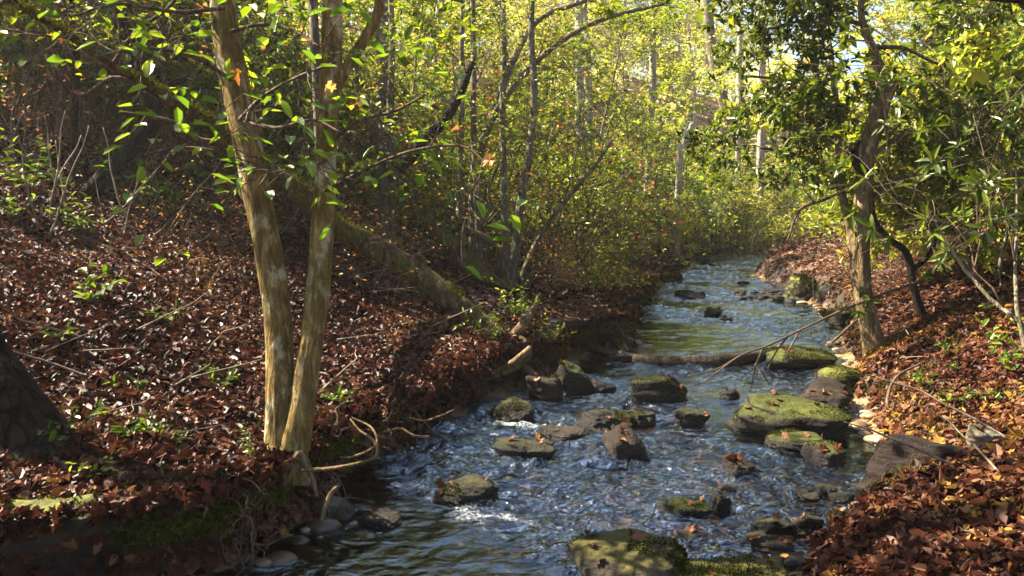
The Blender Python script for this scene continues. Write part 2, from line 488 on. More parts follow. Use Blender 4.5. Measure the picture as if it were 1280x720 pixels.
# ------------------------------------------------------------------ ground sheet
ys = np.concatenate([np.linspace(-14, 2.2, 18), np.arange(2.3, 13, .045), np.geomspace(13, 40, 150)[0:], np.geomspace(41, 160, 45)])
tl = np.concatenate([np.geomspace(.30, 90, 120) ])[::-1]
wall = np.linspace(0, 1, 22)                               # the cut face of the stream bank, foot to lip
cols = []
yl = ys
l, r = Lx(yl), Rx(yl)
XS, ZS = [], []
ovh = np.interp(yl, [0, 3, 12, 18, 30], [.10, .12, .10, .04, 0]) * (1 + .8 * vnoise(yl * 2.1, .5, 0, 9))
for t in tl:
    x = l - t; XS.append(x); ZS.append(land_left(t, yl) + rough(x, yl) * sstep(.05, .4, t))
for wv in wall[::-1]:                                     # lip -> foot, hollowed under the lip
    top = land_left(.2, yl)
    zz = -.06 + (top + .06) * wv
    hollow = math.sin(PI * min(1, wv * 1.02)) ** .8 if wv < 1 else 0
    x = l + ovh * (.55 * (wv ** 2)) - .20 * hollow - .10 * wv
    x = x + (.07 * fbm(yl * 3.1, zz * 5, 0, 13, 3) + .05 * vnoise(yl * 9, zz * 12, 0, 14) + .025 * vnoise(yl * 24, zz * 26, 0, 15)) * min(1, 4 * (1 - wv) + .35)
    zz = zz + .05 * vnoise(yl * 5, .3, 0, 16) * wv ** 2 * (1 if wv < .99 else 0)
    XS.append(x); ZS.append(zz + (rough(x, yl) * .5 if wv > .8 else 0))
for wv in np.linspace(.03, .97, 44):
    x = l + (r - l) * wv; XS.append(x); ZS.append(ground(x, yl))
for t in np.concatenate([np.linspace(0, .4, 9), np.geomspace(.45, 90, 115)]):
    x = r + t; XS.append(x)
    z = land_right(t, yl) * sstep(-.05, .35, t)
    ZS.append(z + rough(x, yl) * sstep(.05, .4, t))
X = np.array(XS).T; Z = np.array(ZS).T; Y = np.repeat(yl[:, None], X.shape[1], 1)
nr, nc = X.shape
V = np.stack([X, Y, Z], -1).reshape(-1, 3)
i = (np.arange(nr - 1)[:, None] * nc + np.arange(nc - 1)[None]).ravel()
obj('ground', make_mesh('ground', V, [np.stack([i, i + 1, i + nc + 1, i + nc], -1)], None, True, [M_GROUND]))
tag(bpy.data.objects['ground'], 'leaf covered forest floor and pebbly stream bed', None, None, 'structure')

# ------------------------------------------------------------------ water sheet
STONES = []      # (x, y, radius) filled below; the water breaks round them


def build_water():
    ys = np.concatenate([np.linspace(-6, 2.2, 30), 2.2 * np.exp(np.arange(0, 2.9, .0052))])
    ys = ys[ys < 39]
    w = np.linspace(-.14, 1.14, 220)
    l, r = Lx(ys)[:, None], Rx(ys)[:, None]
    X = l + (r - l) * w[None]; Y = np.repeat(ys[:, None], len(w), 1)
    riff = np.interp(Y, [0, 3, 6, 8.6, 9.4, 9.9, 10.6, 16, 40], [.7, .8, 1.0, 1.0, .9, .9, .46, .46, .5])
    wx = X + .25 * vnoise(X * 1.3, Y * 1.3, 0, 61); wy = Y + .25 * vnoise(X * 1.3, Y * 1.3, 3, 62)
    far = np.clip(Y / 9, .75, 3)
    z = .03 * fbm(wx * 1.7, wy * 2.6, 0, 63, 2) + .036 * fbm(wx * 4.2, wy * 7.0, 0, 65, 4, .6) * far + .016 * (1 - np.abs(vnoise(wx * 11, wy * 18, 0, 66))) * far
    foam = .25 + .22 * fbm(wx * .9, wy * 1.5, 0, 71, 3)
    for (sx, sy, sr) in STONES:
        dd = np.hypot(X - sx, (Y - sy)) / sr
        ring = np.exp(-((dd - 1.05) / .22) ** 2)
        z = z + .012 * ring * vnoise(X * 9, Y * 9, 0, 72)
        down = np.exp(-((X - sx) / (sr * .9)) ** 2) * np.exp(-((Y - sy + sr * 1.1) / (sr * 1.2)) ** 2)
        foam = foam + .16 * ring * (Y > sy - .1) + .10 * down
        z = z + .02 * down * vnoise(X * 7, Y * 11, 1, 73)
    # the fall below the log and the riffles
    for (yy, x0, x1, st) in ((9.75, 1.3, 3.4, .30), (7.6, -.2, .9, .30), (6.5, -.3, .8, .22), (4.55, -.6, .3, .24)):
        g_ = np.exp(-((Y - yy - .25 * vnoise(X * 1.7, yy, 0, 74)) / (.10 + .012 * yy)) ** 2) * sstep(x0 - .3, x0 + .2, X) * sstep(x1 + .3, x1 - .2, X)
        foam = foam + st * g_ * (.7 + .9 * vnoise(X * 3, Y * 5, 0, 76)); z = z + .018 * g_ * fbm(X * 6, Y * 9, 0, 75, 3)
    chop = riff * (.16 + 1.05 * sstep(-.35, .45, fbm(X * .9 + .6 * Y, Y * .5, 0, 77, 3)))
    z = z * (.15 + .85 * chop)
    V = np.stack([X, Y, z], -1).reshape(-1, 3)
    nr, nc = X.shape
    i = (np.arange(nr - 1)[:, None] * nc + np.arange(nc - 1)[None]).ravel()
    o = obj('water', make_mesh('water', V, [np.stack([i, i + 1, i + nc + 1, i + nc], -1)], {'foam': foam.ravel(), 'chop': np.clip(chop, 0, 1).ravel()}, True, [M_WATER]))
    tag(o, 'clear rippling stream water reflecting blue sky', None, None, 'structure')


# ------------------------------------------------------------------ rocks
_ico = {}


def ico(sub):
    if sub not in _ico:
        bm = bmesh.new(); bmesh.ops.create_icosphere(bm, subdivisions=sub, radius=1)
        bm.verts.ensure_lookup_table()
        _ico[sub] = (np.array([v.co[:] for v in bm.verts]), np.array([[v.index for v in f.verts] for f in bm.faces]))
        bm.free()
    return _ico[sub]


def rock_mesh(name, dims, seed, mat, block=.5, cuts=9, sub=5, rough_amp=.10, p=11):
    D, Fc = ico(sub); g = R_(seed)
    n = unit(g.standard_normal((cuts, 3))); dd = .72 + .28 * g.random(cuts)
    ax = np.array([[1, 0, 0], [-1, 0, 0], [0, 1, 0], [0, -1, 0], [0, 0, 1], [0, 0, -1]], float) + .22 * g.standard_normal((6, 3))
    n = np.vstack([n, unit(ax)]); dd = np.concatenate([dd, np.full(6, 1 - .25 * block)])
    q = np.maximum(D @ n.T, 0) / dd
    r = np.sum(q ** p, 1) ** (-1 / p)
    P = D * r[:, None]
    o = seed * 3.17
    k = fbm(P[:, 0] * 1.6 + o, P[:, 1] * 1.6, P[:, 2] * 1.6, seed, 5, .55)
    lay = vnoise(P[:, 0] * .6 + o, P[:, 1] * .6, P[:, 2] * 7, seed + 9)
    P = P * (1 + rough_amp * k + rough_amp * .45 * lay)[:, None]
    P = P * np.asarray(dims)[None] / 2
    return make_mesh(name, P, [Fc], None, True, [mat])


def rock(label, px, row, w, h, mat, seed, deep=.8, block=.5, z0=0., rot=None, group=None, name='rock', tilt=(0, 0), sink=.35, sub=5, ra=.11, p=11, wake=True):
    """px,row: middle of its foot in the photo; w,h: size there in pixels"""
    P = on_z(px, row, z0); d = (P[1] * CP + (CAMZ - z0) * SP)
    W = w / F * d; H = h / F * d
    D = W * deep
    g = R_(seed + 500)
    rz = g.uniform(-.5, .5) if rot is None else rot
    tot = H * .80 * (1 + sink)
    cz = z0 + H * .80 - tot / 2
    o = obj(name, rock_mesh(name, (W * 1.04, D, tot), seed, mat, block, 9, sub, ra, p), None, (P[0], P[1] + D * .42, cz))
    o.rotation_euler = (tilt[0], tilt[1], rz)
    if wake and abs(z0) < .02: STONES.append((P[0], P[1] + D * .42, (W + D) / 4))
    return tag(o, label, 'rock', group)


rock('mossy slab leaning out of the undercut bank below the twisted roots', 716, 497, 62, 52, M_ROCK_MOSS, 11, .7, .8, tilt=(.25, .35), rot=.3)
rock('leaf strewn brown slab between the dark undercut and the leaning mossy slab', 683, 503, 50, 44, M_ROCK_BROWN, 12, .7, .7, tilt=(.3, .1), rot=-.2)
rock('dark angular block standing alone in mid stream below the sunken log', 830, 505, 74, 40, M_ROCK_DARK, 13, .75, .75, rot=-.12)
rock('flat dark stone touching the squared stone in mid stream, beside white riffle', 757, 538, 66, 30, M_ROCK_DARK, 14, .8, .5, rot=.1)
rock('squared dark flat stone butted against the longer flat stone in mid stream', 804, 533, 48, 24, M_ROCK_DARK, 15, .9, .9, rot=.1)
rock('brown wet wedge stone narrowing towards the viewer with a pale leaf on it', 785, 578, 48, 46, M_ROCK_BROWN, 16, 1.5, .5, tilt=(.35, -.1), rot=.25)
rock('rounded mossy dark stone alone between mid stream block and big mossy slab', 866, 537, 40, 30, M_ROCK_DARK, 17, .9, .4)
rock('small black stone poking out beside the tip of the big mossy slab', 915, 500, 26, 16, M_ROCK_DARK, 18, .9, .4, sub=4)
rock('small pointed dark stone alone in the calm blue reach above the log', 893, 396, 20, 13, M_ROCK_DARK, 19, .9, .5, sub=4)
rock('thin black stone barely breaking the water behind the pointed stone', 910, 402, 20, 5, M_ROCK_DARK, 20, 1, .5, sub=4)
rock('big long mossy slab jutting into the stream, dark underneath', 1008, 552, 160, 52, M_ROCK_MOSS, 21, .75, .75, tilt=(.06, .12), rot=-.22)
rock('bright green moss topped block on the bank beside the leaning tree', 1062, 500, 78, 50, M_ROCK_GREEN, 22, .9, .9, rot=-.1)
rock('low flat mossy stone at the foot of the leaning streamside tree', 1010, 462, 92, 26, M_ROCK_MOSS, 23, .9, .6, rot=-.1)
rock('brown boulder wedged between green moss block and long mossy slab', 1038, 515, 66, 34, M_ROCK_BROWN, 24, .8, .5)
rock('dark mossy stone under the long slab near the swirling water', 1040, 583, 56, 36, M_ROCK_MOSS, 25, .9, .6, rot=.3)
rock('mossy lower ledge stone tucked beneath the long mossy slab', 1000, 565, 80, 26, M_ROCK_MOSS, 39, .8, .7)
rock('brown tooth shaped stone standing in bright rippled water', 930, 600, 42, 32, M_ROCK_BROWN, 26, .9, .7, rot=.4)
rock('small dark upright stone with a twig beside the flat bluish stone', 904, 645, 26, 28, M_ROCK_DARK, 27, .8, .6, sub=4)
rock('small flat brown stone just above the upright stone in bright water', 910, 621, 28, 12, M_ROCK_BROWN, 28, .9, .5, sub=4)
rock('dark brown stone among leaves at the near water edge, tallest of its cluster', 968, 682, 52, 42, M_ROCK_DARK, 29, .9, .6, rot=.5)
rock('reddish brown stone lying in front of the dark stone at the water edge', 972, 694, 66, 24, M_ROCK_BROWN, 30, .8, .4, rot=-.2)
rock('dark wedge stone with a green leaf beside the near leaf pile', 1010, 668, 40, 26, M_ROCK_DARK, 31, .8, .5)
rock('large yellow mossy foreground boulder strewn with leaves', 808, 745, 165, 54, M_ROCK_FORE, 32, .8, .45, rot=.15, ra=.06)
rock('low pale mossy foreground slab next to the big mossy boulder', 925, 768, 170, 40, M_ROCK_FORE, 33, .8, .7, rot=-.1)
rock('small flat grey stone behind the foreground boulder', 868, 681, 42, 16, M_ROCK_DARK, 34, .9, .6, sub=4)
rock('flat dark stone with red leaves on top in the shaded near water', 583, 634, 84, 36, M_ROCK_DARK, 35, .8, .6, rot=.05)
rock('low dark stone in white broken water under the near bank', 652, 576, 76, 26, M_ROCK_DARK, 36, .8, .5, rot=-.1)
rock('wet leaf littered stone awash between the low dark stone and flat stones', 708, 553, 64, 16, M_ROCK_BROWN, 37, .9, .5)
rock('long brown rock ledge holding up the leaf covered near bank', 1168, 625, 165, 96, M_ROCK_BROWN, 38, .6, .8, rot=-.08, p=9, z0=.06)
rock('pale tan stone half buried in leaf litter above the brown ledge', 1238, 562, 44, 32, M_ROCK_PALE, 40, .9, .5, z0=.42, wake=False)
rock('olive brown stone among fallen leaves near the mossy foreground slab', 1000, 716, 50, 20, M_ROCK_BROWN, 41, .9, .5)
rock('small brown stone in shade at the end of the rock ledge', 1050, 655, 34, 16, M_ROCK_DARK, 42, .9, .5, sub=4)
rock('dark boulder in the bank hollow beside the twisted roots', 640, 530, 64, 30, M_ROCK_DARK, 43, .8, .5)
rock('pale stone under the roots below the twin trunk tree', 413, 650, 56, 30, M_ROCK_PALE, 44, .8, .5)
rock('low wet brown stone in the dark water below the twin trunk tree', 470, 662, 60, 14, M_ROCK_BROWN, 45, .9, .5)
rock('sunlit mossy boulder on the far bank beside the calm reach', 1010, 378, 54, 36, M_ROCK_GREEN, 46, .9, .5)
rock('mossy bank boulder just upstream of the leaning tree', 1046, 384, 40, 40, M_ROCK_GREEN, 47, .9, .5)
rock('dark mossy boulder shading the water behind the leaning tree', 1062, 412, 50, 34, M_ROCK_MOSS, 48, .9, .6)
rock('dark wedge of stone at the tip of the gravel spit', 926, 370, 18, 9, M_ROCK_DARK, 49, .9, .5, sub=4)
rock('dark boulder in the far riffle under the green bushes', 893, 335, 18, 8, M_ROCK_DARK, 50, .9, .5, sub=4)
rock('low far stone where the stream comes out of the bushes', 880, 330, 14, 5, M_ROCK_DARK, 51, .9, .5, sub=4)
rock('low wet stone against the far bank at the small falls', 864, 374, 40, 11, M_ROCK_DARK, 52, .9, .5, sub=4)
rock('dark stone under the bank just above the sunken log', 775, 452, 50, 14, M_ROCK_BROWN, 53, .9, .6, sub=4)
rock('mossy dark boulder built into the bank above the sunken log', 712, 446, 56, 46, M_ROCK_MOSS, 54, .8, .5)
rock('rounded dark boulder in the bank next to the mossy bank boulder', 752, 440, 40, 36, M_ROCK_DARK, 55, .8, .5)
rock('small wet stone in the riffle behind the leaning mossy slab', 748, 492, 40, 14, M_ROCK_BROWN, 56, .9, .4, sub=4)
rock('broad flat stone under a sheet of bluish water', 862, 652, 62, 20, M_ROCK_DARK, 57, 1.1, .8, wake=False, sink=.6)
rock('big mossy boulder at the near bank corner beside bare roots', 14, 694, 110, 62, M_ROCK_GREEN, 58, .8, .4, z0=.30, wake=False)
rock('mossy bank boulder below the brush on the far outer bend', 800, 385, 40, 22, M_ROCK_MOSS, 59, .8, .5)
rock('dark mossy bank stone beyond the brush where the bank narrows', 838, 352, 34, 16, M_ROCK_MOSS, 60, .8, .5, sub=4)
# cobbles on the gravel spit and along the near edge
pr = obj('cobble', rock_mesh('cobble', (.16, .13, .08), 70, M_ROCK_BROWN, .4, 8, 3), None, (0, 0, 0))
tag(pr, 'rounded brown cobble on the gravel spit by the calm water', 'rock', 'cobbles on the gravel spit')
g = R_(5)
for k in range(34):
    P = on_z(g.uniform(925, 1000), g.uniform(352, 374), .05)
    o = pr if k == 0 else pr.copy()
    if k: C.objects.link(o)
    o.location = (P[0], P[1], .03 + .03 * g.random()); o.rotation_euler = (0, 0, g.uniform(0, 6)); s_ = g.uniform(.6, 2.2); o.scale = (s_, s_, s_ * .7)
pr = obj('cobble', rock_mesh('cobble', (.09, .075, .05), 71, M_ROCK_DARK, .4, 8, 3), None, (0, 0, 0))
tag(pr, 'small wet cobble in the shallows by the near leaf pile', 'rock', 'cobbles in the near shallows')
for k in range(40):
    P = on_z(g.uniform(1000, 1200), g.uniform(600, 670), 0)
    o = pr if k == 0 else pr.copy()
    if k: C.objects.link(o)
    o.location = (P[0], P[1], g.uniform(-.06, .02)); o.rotation_euler = (0, 0, g.uniform(0, 6)); s_ = g.uniform(.6, 1.9); o.scale = (s_, s_, s_ * .8)

# pebbles on the bed: nobody could count them
g = R_(8)
D3, F3 = ico(2)
N = 2600
yy = 3 + 14 * g.random(N) ** 1.6; wv = g.random(N)
xx = Lx(yy) + (Rx(yy) - Lx(yy)) * wv
sz = .03 + .09 * g.random(N) ** 2
P = np.stack([xx, yy, ground(xx, yy)], -1)
Vv = (D3[None] * (sz[:, None] * np.array([1, .8, .45]))[:, None, :] * (1 + .15 * g.standard_normal((N, 1, 3)))) + P[:, None]
Ff = (F3[None] + (np.arange(N) * len(D3))[:, None, None]).reshape(-1, 3)
s = NT('stream_pebble')
col = s.ramp(s.attr(), [(0, (.03, .02, .012)), (.5, (.11, .065, .032)), (.8, (.2, .13, .065)), (1, (.3, .24, .16))])
M_PEB = s.done(s.principled(color=col, rough=.35))
o = obj('pebbles', make_mesh('pebbles', Vv.reshape(-1, 3), [Ff], {'rnd': np.repeat(g.random(N), len(D3))}, True, [M_PEB]))
tag(o, 'brown pebbles lying on the stream bed', None, None, 'stuff')
build_water()

# ------------------------------------------------------------------ leaf litter
g = R_(3)


def scatter(n, dmin, dmax, power):
    d = dmin + (dmax - dmin) * g.random(n) ** power
    a = g.uniform(-.70, .70, n)
    x, y = a * d, d
    l, r = Lx(y), Rx(y)
    keep = (x < l - .02) | (x > r + .06)
    # bare patches
    keep &= (fbm(x * .8, y * .8, 0, 91, 3) + g.random(n) * 1.4 > -.05)
    return x[keep], y[keep]


def litter(name, n, dmin, dmax, power, size, label):
    x, y = scatter(n, dmin, dmax, power); m = len(x)
    z = ground(x, y) + g.random(m) * .035 + .004
    e = .05
    nx = -(ground(x + e, y) - ground(x - e, y)) / (2 * e); ny = -(ground(x, y + e) - ground(x, y - e)) / (2 * e)
    N = unit(np.stack([np.clip(nx, -1, 1), np.clip(ny, -1, 1), np.ones(m)], -1) + .30 * g.standard_normal((m, 3)))
    A = g.standard_normal((m, 3)); A = A - N * np.sum(A * N, 1, keepdims=True)
    rnd = np.clip(g.random(m) * .82 + .20 * (fbm(x * 1.1, y * 1.1, 0, 93, 2)) + .08, 0, 1)
    sz = size * (.6 + .8 * g.random(m))
    return x, y, z, A, N, sz, rnd


x, y, z, A, N, sz, rnd = litter('n', 130000, 2.2, 9.5, .72, .060, '')
k = g.random(len(x)) < .5
rnd = np.clip(rnd + .15 * (x > 1) + .12 * k * g.random(len(x)), 0, 1)
P = np.stack([x, y, z], -1)
o = obj('fallen_leaves', lobed_mesh('fallen_leaves', P[k], A[k], N[k], sz[k] * 1.05, rnd[k], g.uniform(-.5, 1.2, k.sum()), M_DEAD, 4))
tag(o, 'lobed red brown maple and oak leaves covering the near banks', None, None, 'stuff')
k = ~k
o = obj('fallen_leaves', leaf_mesh('fallen_leaves_oval', P[k], A[k], N[k], sz[k] * 1.15, sz[k] * .62, rnd[k], M_DEAD, .30, .25))
tag(o, 'oval red brown beech leaves covering the near banks', None, None, 'stuff')
x, y, z, A, N, sz, rnd = litter('f', 150000, 9, 45, 1.5, .075, '')
sz = sz * np.interp(y, [9, 45], [1, 2.2])
o = obj('fallen_leaves', leaf_mesh('fallen_leaves_far', np.stack([x, y, z], -1), A, N, sz, sz * .62, rnd, M_DEAD, .3, .3))
tag(o, 'fallen leaves on the farther slopes', None, None, 'stuff')
y_ = 3.2 + 12 * g.random(5200) ** 1.4; w_ = 1 - np.where(y_ < 5, .12, .4) * g.random(5200) ** 1.5
x_ = Lx(y_) + .09 - .16 * w_ + .05 * g.standard_normal(5200) - .18 * (w_ < .2); z_ = .02 + .44 * w_ ** .6 + .02 * g.standard_normal(5200)
o = obj('fallen_leaves', lobed_mesh('fallen_leaves_bank', np.stack([x_, y_, z_], -1), g.standard_normal((5200, 3)), unit(np.array([.7, -.3, .5]) + .5 * g.standard_normal((5200, 3))), .055 * g.uniform(.6, 1.3, 5200), np.clip(g.random(5200) * .8, 0, 1), g.uniform(-.3, 1, 5200), M_DEAD, 14))
tag(o, 'fallen leaves caught on the dark cut bank', None, None, 'stuff')
# leaves on the rocks and the odd one on the water
dg = bpy.context.evaluated_depsgraph_get()

# ------------------------------------------------------------------ growing things


def rand_perp(d, g):
    v = g.standard_normal(3); v -= d * v.dot(d); return v / max(np.linalg.norm(v), 1e-9)


def grow(g, p, d, L, r, lvl, cfg, out):
    """a branch and its children; out['paths'], out['tips']"""
    n = cfg['seg'][lvl]; pts = [np.array(p, float)]; d = unit(np.array(d, float))
    wob, trop = cfg['wob'][lvl], cfg['trop'][lvl]
    for i in range(n):
        d = unit(d + wob * g.standard_normal(3) + np.array([0, 0, trop]))
        pts.append(pts[-1] + d * L / n)
    pts = np.array(pts); rad = r * np.linspace(1, cfg.get('taper', .35), n + 1)
    out['paths'].append((pts, rad, lvl))
    if lvl == cfg['max']:
        k = cfg['tips']
        for t in np.linspace(1, 1 - cfg.get('tipspan', .7), k):
            f = t * n; i = min(int(f), n - 1); q = pts[i] + (pts[i + 1] - pts[i]) * (f - i)
            out['tips'].append((q, unit(pts[i + 1] - pts[i])))
        return
    kids = cfg['kids'][lvl]
    kids = int(kids + g.random())
    for c in range(kids):
        t = cfg['start'][lvl] + (1 - cfg['start'][lvl]) * (c + g.random()) / kids
        f = min(t, .999) * n; i = int(f); q = pts[i] + (pts[i + 1] - pts[i]) * (f - i)
        dd = unit(pts[i + 1] - pts[i]); ang = math.radians(g.uniform(*cfg['ang'][lvl]))
        pr = rand_perp(dd, g)
        if cfg.get('flatten'): pr = unit(pr * np.array([1, 1, .35]))
        nd = dd * math.cos(ang) + pr * math.sin(ang)
        grow(g, q, nd, L * cfg['ratio'][lvl] * (1 - .45 * t * cfg.get('cone', 0)) * g.uniform(.75, 1.2), max(rad[i] * .6, .0025), lvl + 1, cfg, out)


def leaves_at(g, tips, mode, n, ln, wd, spread=.03):
    P, A, N = [], [], []
    for q, d in tips:
        if mode == 'rosette':
            u = rand_perp(d, g); w = np.cross(d, u)
            th = np.arange(n) / n * 2 * PI + g.random() * 6
            for t in th:
                rad = u * math.cos(t) + w * math.sin(t)
                a = unit(rad * 1.0 + d * g.uniform(.1, .8) + np.array([0, 0, -.15]) + .2 * g.standard_normal(3))
                P.append(q + .01 * g.standard_normal(3)); A.append(a); N.append(unit(d * .6 + np.array([0, 0, .7]) + .3 * g.standard_normal(3)))
        else:
            for k in range(n):
                up = unit(np.array([0, 0, 1.]) + .35 * g.standard_normal(3))
                side = np.cross(d, up); side = side / max(np.linalg.norm(side), 1e-6) * (1 if k % 2 else -1)
                P.append(q + d * g.uniform(-spread, spread) * 2 + spread * .4 * g.standard_normal(3)); A.append(unit(d * g.uniform(.2, .9) + side + .25 * g.standard_normal(3))); N.append(up)
    m = len(P)
    return np.array(P), np.array(A), np.array(N), ln * g.uniform(.65, 1.25, m), wd * g.uniform(.75, 1.2, m), g.random(m)


def build_plant(name, label, cat, seed, cfg, starts, bark, leafmat, mode, n, ln, wd, group=None, trunkname='stem', crownname='foliage', sides=6, spread=.03, knob=.1):
    g = R_(seed); out = {'paths': [], 'tips': []}
    for (p, d, L, r) in starts: grow(g, p, d, L, r, 0, cfg, out)
    root = thing(name, label, cat, group=group)
    p0 = [(a, b) for a, b, l in out['paths'] if l == 0]
    p1 = [(a, b) for a, b, l in out['paths'] if l > 0]
    for pth in p0[:8]:
        pp, rr = smooth_path(pth[0], pth[1], 3)
        obj(trunkname, tube_mesh(trunkname, [(pp, rr)], bark, 9, knob, seed), root)
    if p1: 
        b = obj('branches' if False else 'branchwork', tube_mesh('branchwork', p1, bark, 4), root)
    if n:
        P, A, N, L, W, rn = leaves_at(g, out['tips'], mode, n, ln, wd, spread)
        obj(crownname, leaf_mesh(crownname, P, A, N, L, W, rn, leafmat), root)
    return root


LAUREL = dict(max=3, seg=[6, 5, 4, 3], wob=[.16, .22, .25, .2], trop=[.06, .05, .08, .12], kids=[3, 4, 4], start=[.35, .3, .3], ang=[(25, 55), (30, 65), (30, 70)], ratio=[.6, .55, .6], tips=2, tipspan=.5)
SAPLING = dict(max=2, seg=[9, 6, 4], wob=[.06, .12, .16], trop=[.05, .02, .0], kids=[15, 6], start=[.18, .2], ang=[(55, 85), (35, 60)], ratio=[.36, .45], tips=5, tipspan=.9, flatten=True, cone=.6)
BEECH = dict(max=3, seg=[8, 6, 5, 4], wob=[.06, .12, .16, .15], trop=[.04, .03, .0, -.02], kids=[11, 6, 4], start=[.3, .25, .2], ang=[(45, 75), (35, 65), (35, 60)], ratio=[.42, .5, .5], tips=4, tipspan=.9, flatten=True, cone=.5)
BARE = dict(max=2, seg=[6, 5, 4], wob=[.12, .2, .25], trop=[.05, .02, .02], kids=[6, 4], start=[.25, .2], ang=[(25, 60), (30, 60)], ratio=[.5, .5], tips=1)


def fan(n, L, r, seed, lean=.6, spread=.15):
    g = R_(seed); o = []
    for k in range(n):
        t = k / n * 2 * PI + g.uniform(-.4, .4)
        o.append(((spread * math.cos(t), spread * math.sin(t), -.08), (lean * math.cos(t), lean * math.sin(t), 1), L * g.uniform(.75, 1.15), r * g.uniform(.7, 1.2)))
    return o


proto = {}
LAB = {
    'laurel': 'dark glossy evergreen laurel shrub in the shaded understory of the slope',
    'laurel2': 'tangled evergreen laurel thicket shrub with many crooked stems',
    'sapling': 'slender understory sapling with flat layered sprays of green leaves',
    'gold': 'slender sunlit sapling with yellow green autumn leaves',
}
proto['laurel'] = build_plant('laurel_shrub', LAB['laurel'], 'shrub', 101, LAUREL, fan(5, 1.5, .022, 1), M_BARK_GREY, M_LEAF_DARK, 'rosette', 9, .085, .034)
proto['laurel_b'] = build_plant('laurel_shrub', LAB['laurel'], 'shrub', 102, LAUREL, fan(6, 1.3, .02, 2, .9), M_BARK_GREY, M_LEAF_DARK, 'rosette', 9, .08, .034)
proto['laurel_m'] = build_plant('laurel_shrub', LAB['laurel2'], 'shrub', 103, LAUREL, fan(5, 1.7, .024, 3, .7), M_TWIG, M_LEAF_MID, 'rosette', 9, .08, .034)
proto['sapling'] = build_plant('sapling', LAB['sapling'], 'tree', 104, SAPLING, [((0, 0, -.1), (.03, 0, 1), 4.6, .028)], M_BARK_GREY, M_LEAF_MID, 'spray', 8, .08, .038, trunkname='trunk', crownname='crown', spread=.05)
proto['sapling_b'] = build_plant('sapling', LAB['sapling'], 'tree', 105, SAPLING, [((0, 0, -.1), (-.1, .05, 1), 3.6, .022), ((.1, .05, -.1), (.2, .1, 1), 3.0, .018)], M_BARK_GREY, M_LEAF_MID, 'spray', 8, .08, .038, trunkname='trunk', crownname='crown', spread=.05)
proto['gold'] = build_plant('sapling', LAB['gold'], 'tree', 106, SAPLING, [((0, 0, -.1), (.06, 0, 1), 5.2, .03)], M_BARK_GREY, M_LEAF_GOLD, 'spray', 8, .10, .05, trunkname='trunk', crownname='crown', spread=.06)
proto['gold_s'] = build_plant('laurel_shrub', LAB['gold'], 'shrub', 107, LAUREL, fan(5, 1.5, .02, 5, .8), M_TWIG, M_LEAF_GOLD, 'rosette', 7, .10, .042)
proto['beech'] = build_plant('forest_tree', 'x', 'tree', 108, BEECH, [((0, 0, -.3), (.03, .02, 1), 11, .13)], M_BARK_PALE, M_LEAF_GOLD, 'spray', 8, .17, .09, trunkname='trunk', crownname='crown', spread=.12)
proto['beech_g'] = build_plant('forest_tree', 'x', 'tree', 109, BEECH, [((0, 0, -.3), (-.04, .03, 1), 9, .11)], M_BARK_GREY, M_LEAF_MID, 'spray', 7, .16, .08, trunkname='trunk', crownname='crown', spread=.12)
proto['brown'] = build_plant('forest_tree', 'x', 'tree', 110, BEECH, [((0, 0, -.3), (.02, -.03, 1), 9, .1)], M_BARK_PALE, M_LEAF_BROWN, 'spray', 3, .15, .09, trunkname='trunk', crownname='crown', spread=.12)
proto['bare'] = build_plant('bare_sapling', 'x', 'shrub', 111, BARE, fan(5, 1.1, .008, 7, .7, .08), M_TWIG, M_LEAF_BROWN, 'spray', 1, .06, .03, sides=4)
proto['brush'] = build_plant('brush', 'x', 'shrub', 112, BARE, fan(9, .8, .006, 8, 1.3, .15), M_TWIG, M_LEAF_BROWN, 'spray', 1, .05, .025, sides=4)
used = set()


def plant(kind, px, d, label, group, scale=1., rot=None, g=R_(77)):
    x = (px - 640) / F * d; y = d
    z = G(x, y) - .03
    rz = g.uniform(0, 6.28) if rot is None else rot
    if kind not in used:
        used.add(kind); o = proto[kind]
        o.location = (x, y, z); o.rotation_euler = (0, 0, rz); o.scale = (scale,) * 3
        o['label'] = label; o['group'] = group
        return o
    return dup(proto[kind], (x, y, z), rz, scale, label, group)


def zone(kinds, n, px0, px1, d0, d1, s0, s1, label, group, seed, avoid=.5):
    g = R_(seed); c = 0; tries = 0
    while c < n and tries < n * 30:
        tries += 1
        d = d0 + (d1 - d0) * g.random(); px = g.uniform(px0, px1)
        x = (px - 640) / F * d
        if float(Lx(d)) - avoid < x < float(Rx(d)) + avoid: continue
        plant(kinds[int(g.integers(len(kinds)))], px, d, label, group, g.uniform(s0, s1), g=g); c += 1


# A hillside above the leaf slope
zone(['laurel', 'laurel_b', 'laurel_m'], 20, -120, 300, 10.5, 17, .9, 1.5, 'dark evergreen laurel shrub on the shaded slope behind the crooked black tree', 'laurels on the shaded slope', 201)
zone(['laurel_m', 'laurel_m', 'laurel'], 12, 230, 560, 12, 20, .8, 1.3, 'evergreen laurel shrub on the slope behind the leaning mossy trunk', 'laurels behind the leaning trunk', 202)
zone(['sapling', 'sapling_b', 'gold'], 14, -40, 520, 13, 24, .9, 1.4, 'slender leafy sapling standing among the laurels of the upper slope', 'saplings on the upper slope', 203)
# B middle
zone(['sapling', 'sapling_b', 'gold_s'], 15, 520, 850, 15, 26, .8, 1.2, 'green layered sapling in the thicket above the sunlit leaf bank', 'saplings in the middle thicket', 204, .8)
zone(['gold', 'gold_s', 'laurel_m'], 18, 560, 880, 22, 36, .9, 1.4, 'yellow green sapling at the back of the middle thicket', 'sunlit saplings behind the thicket', 205, .6)
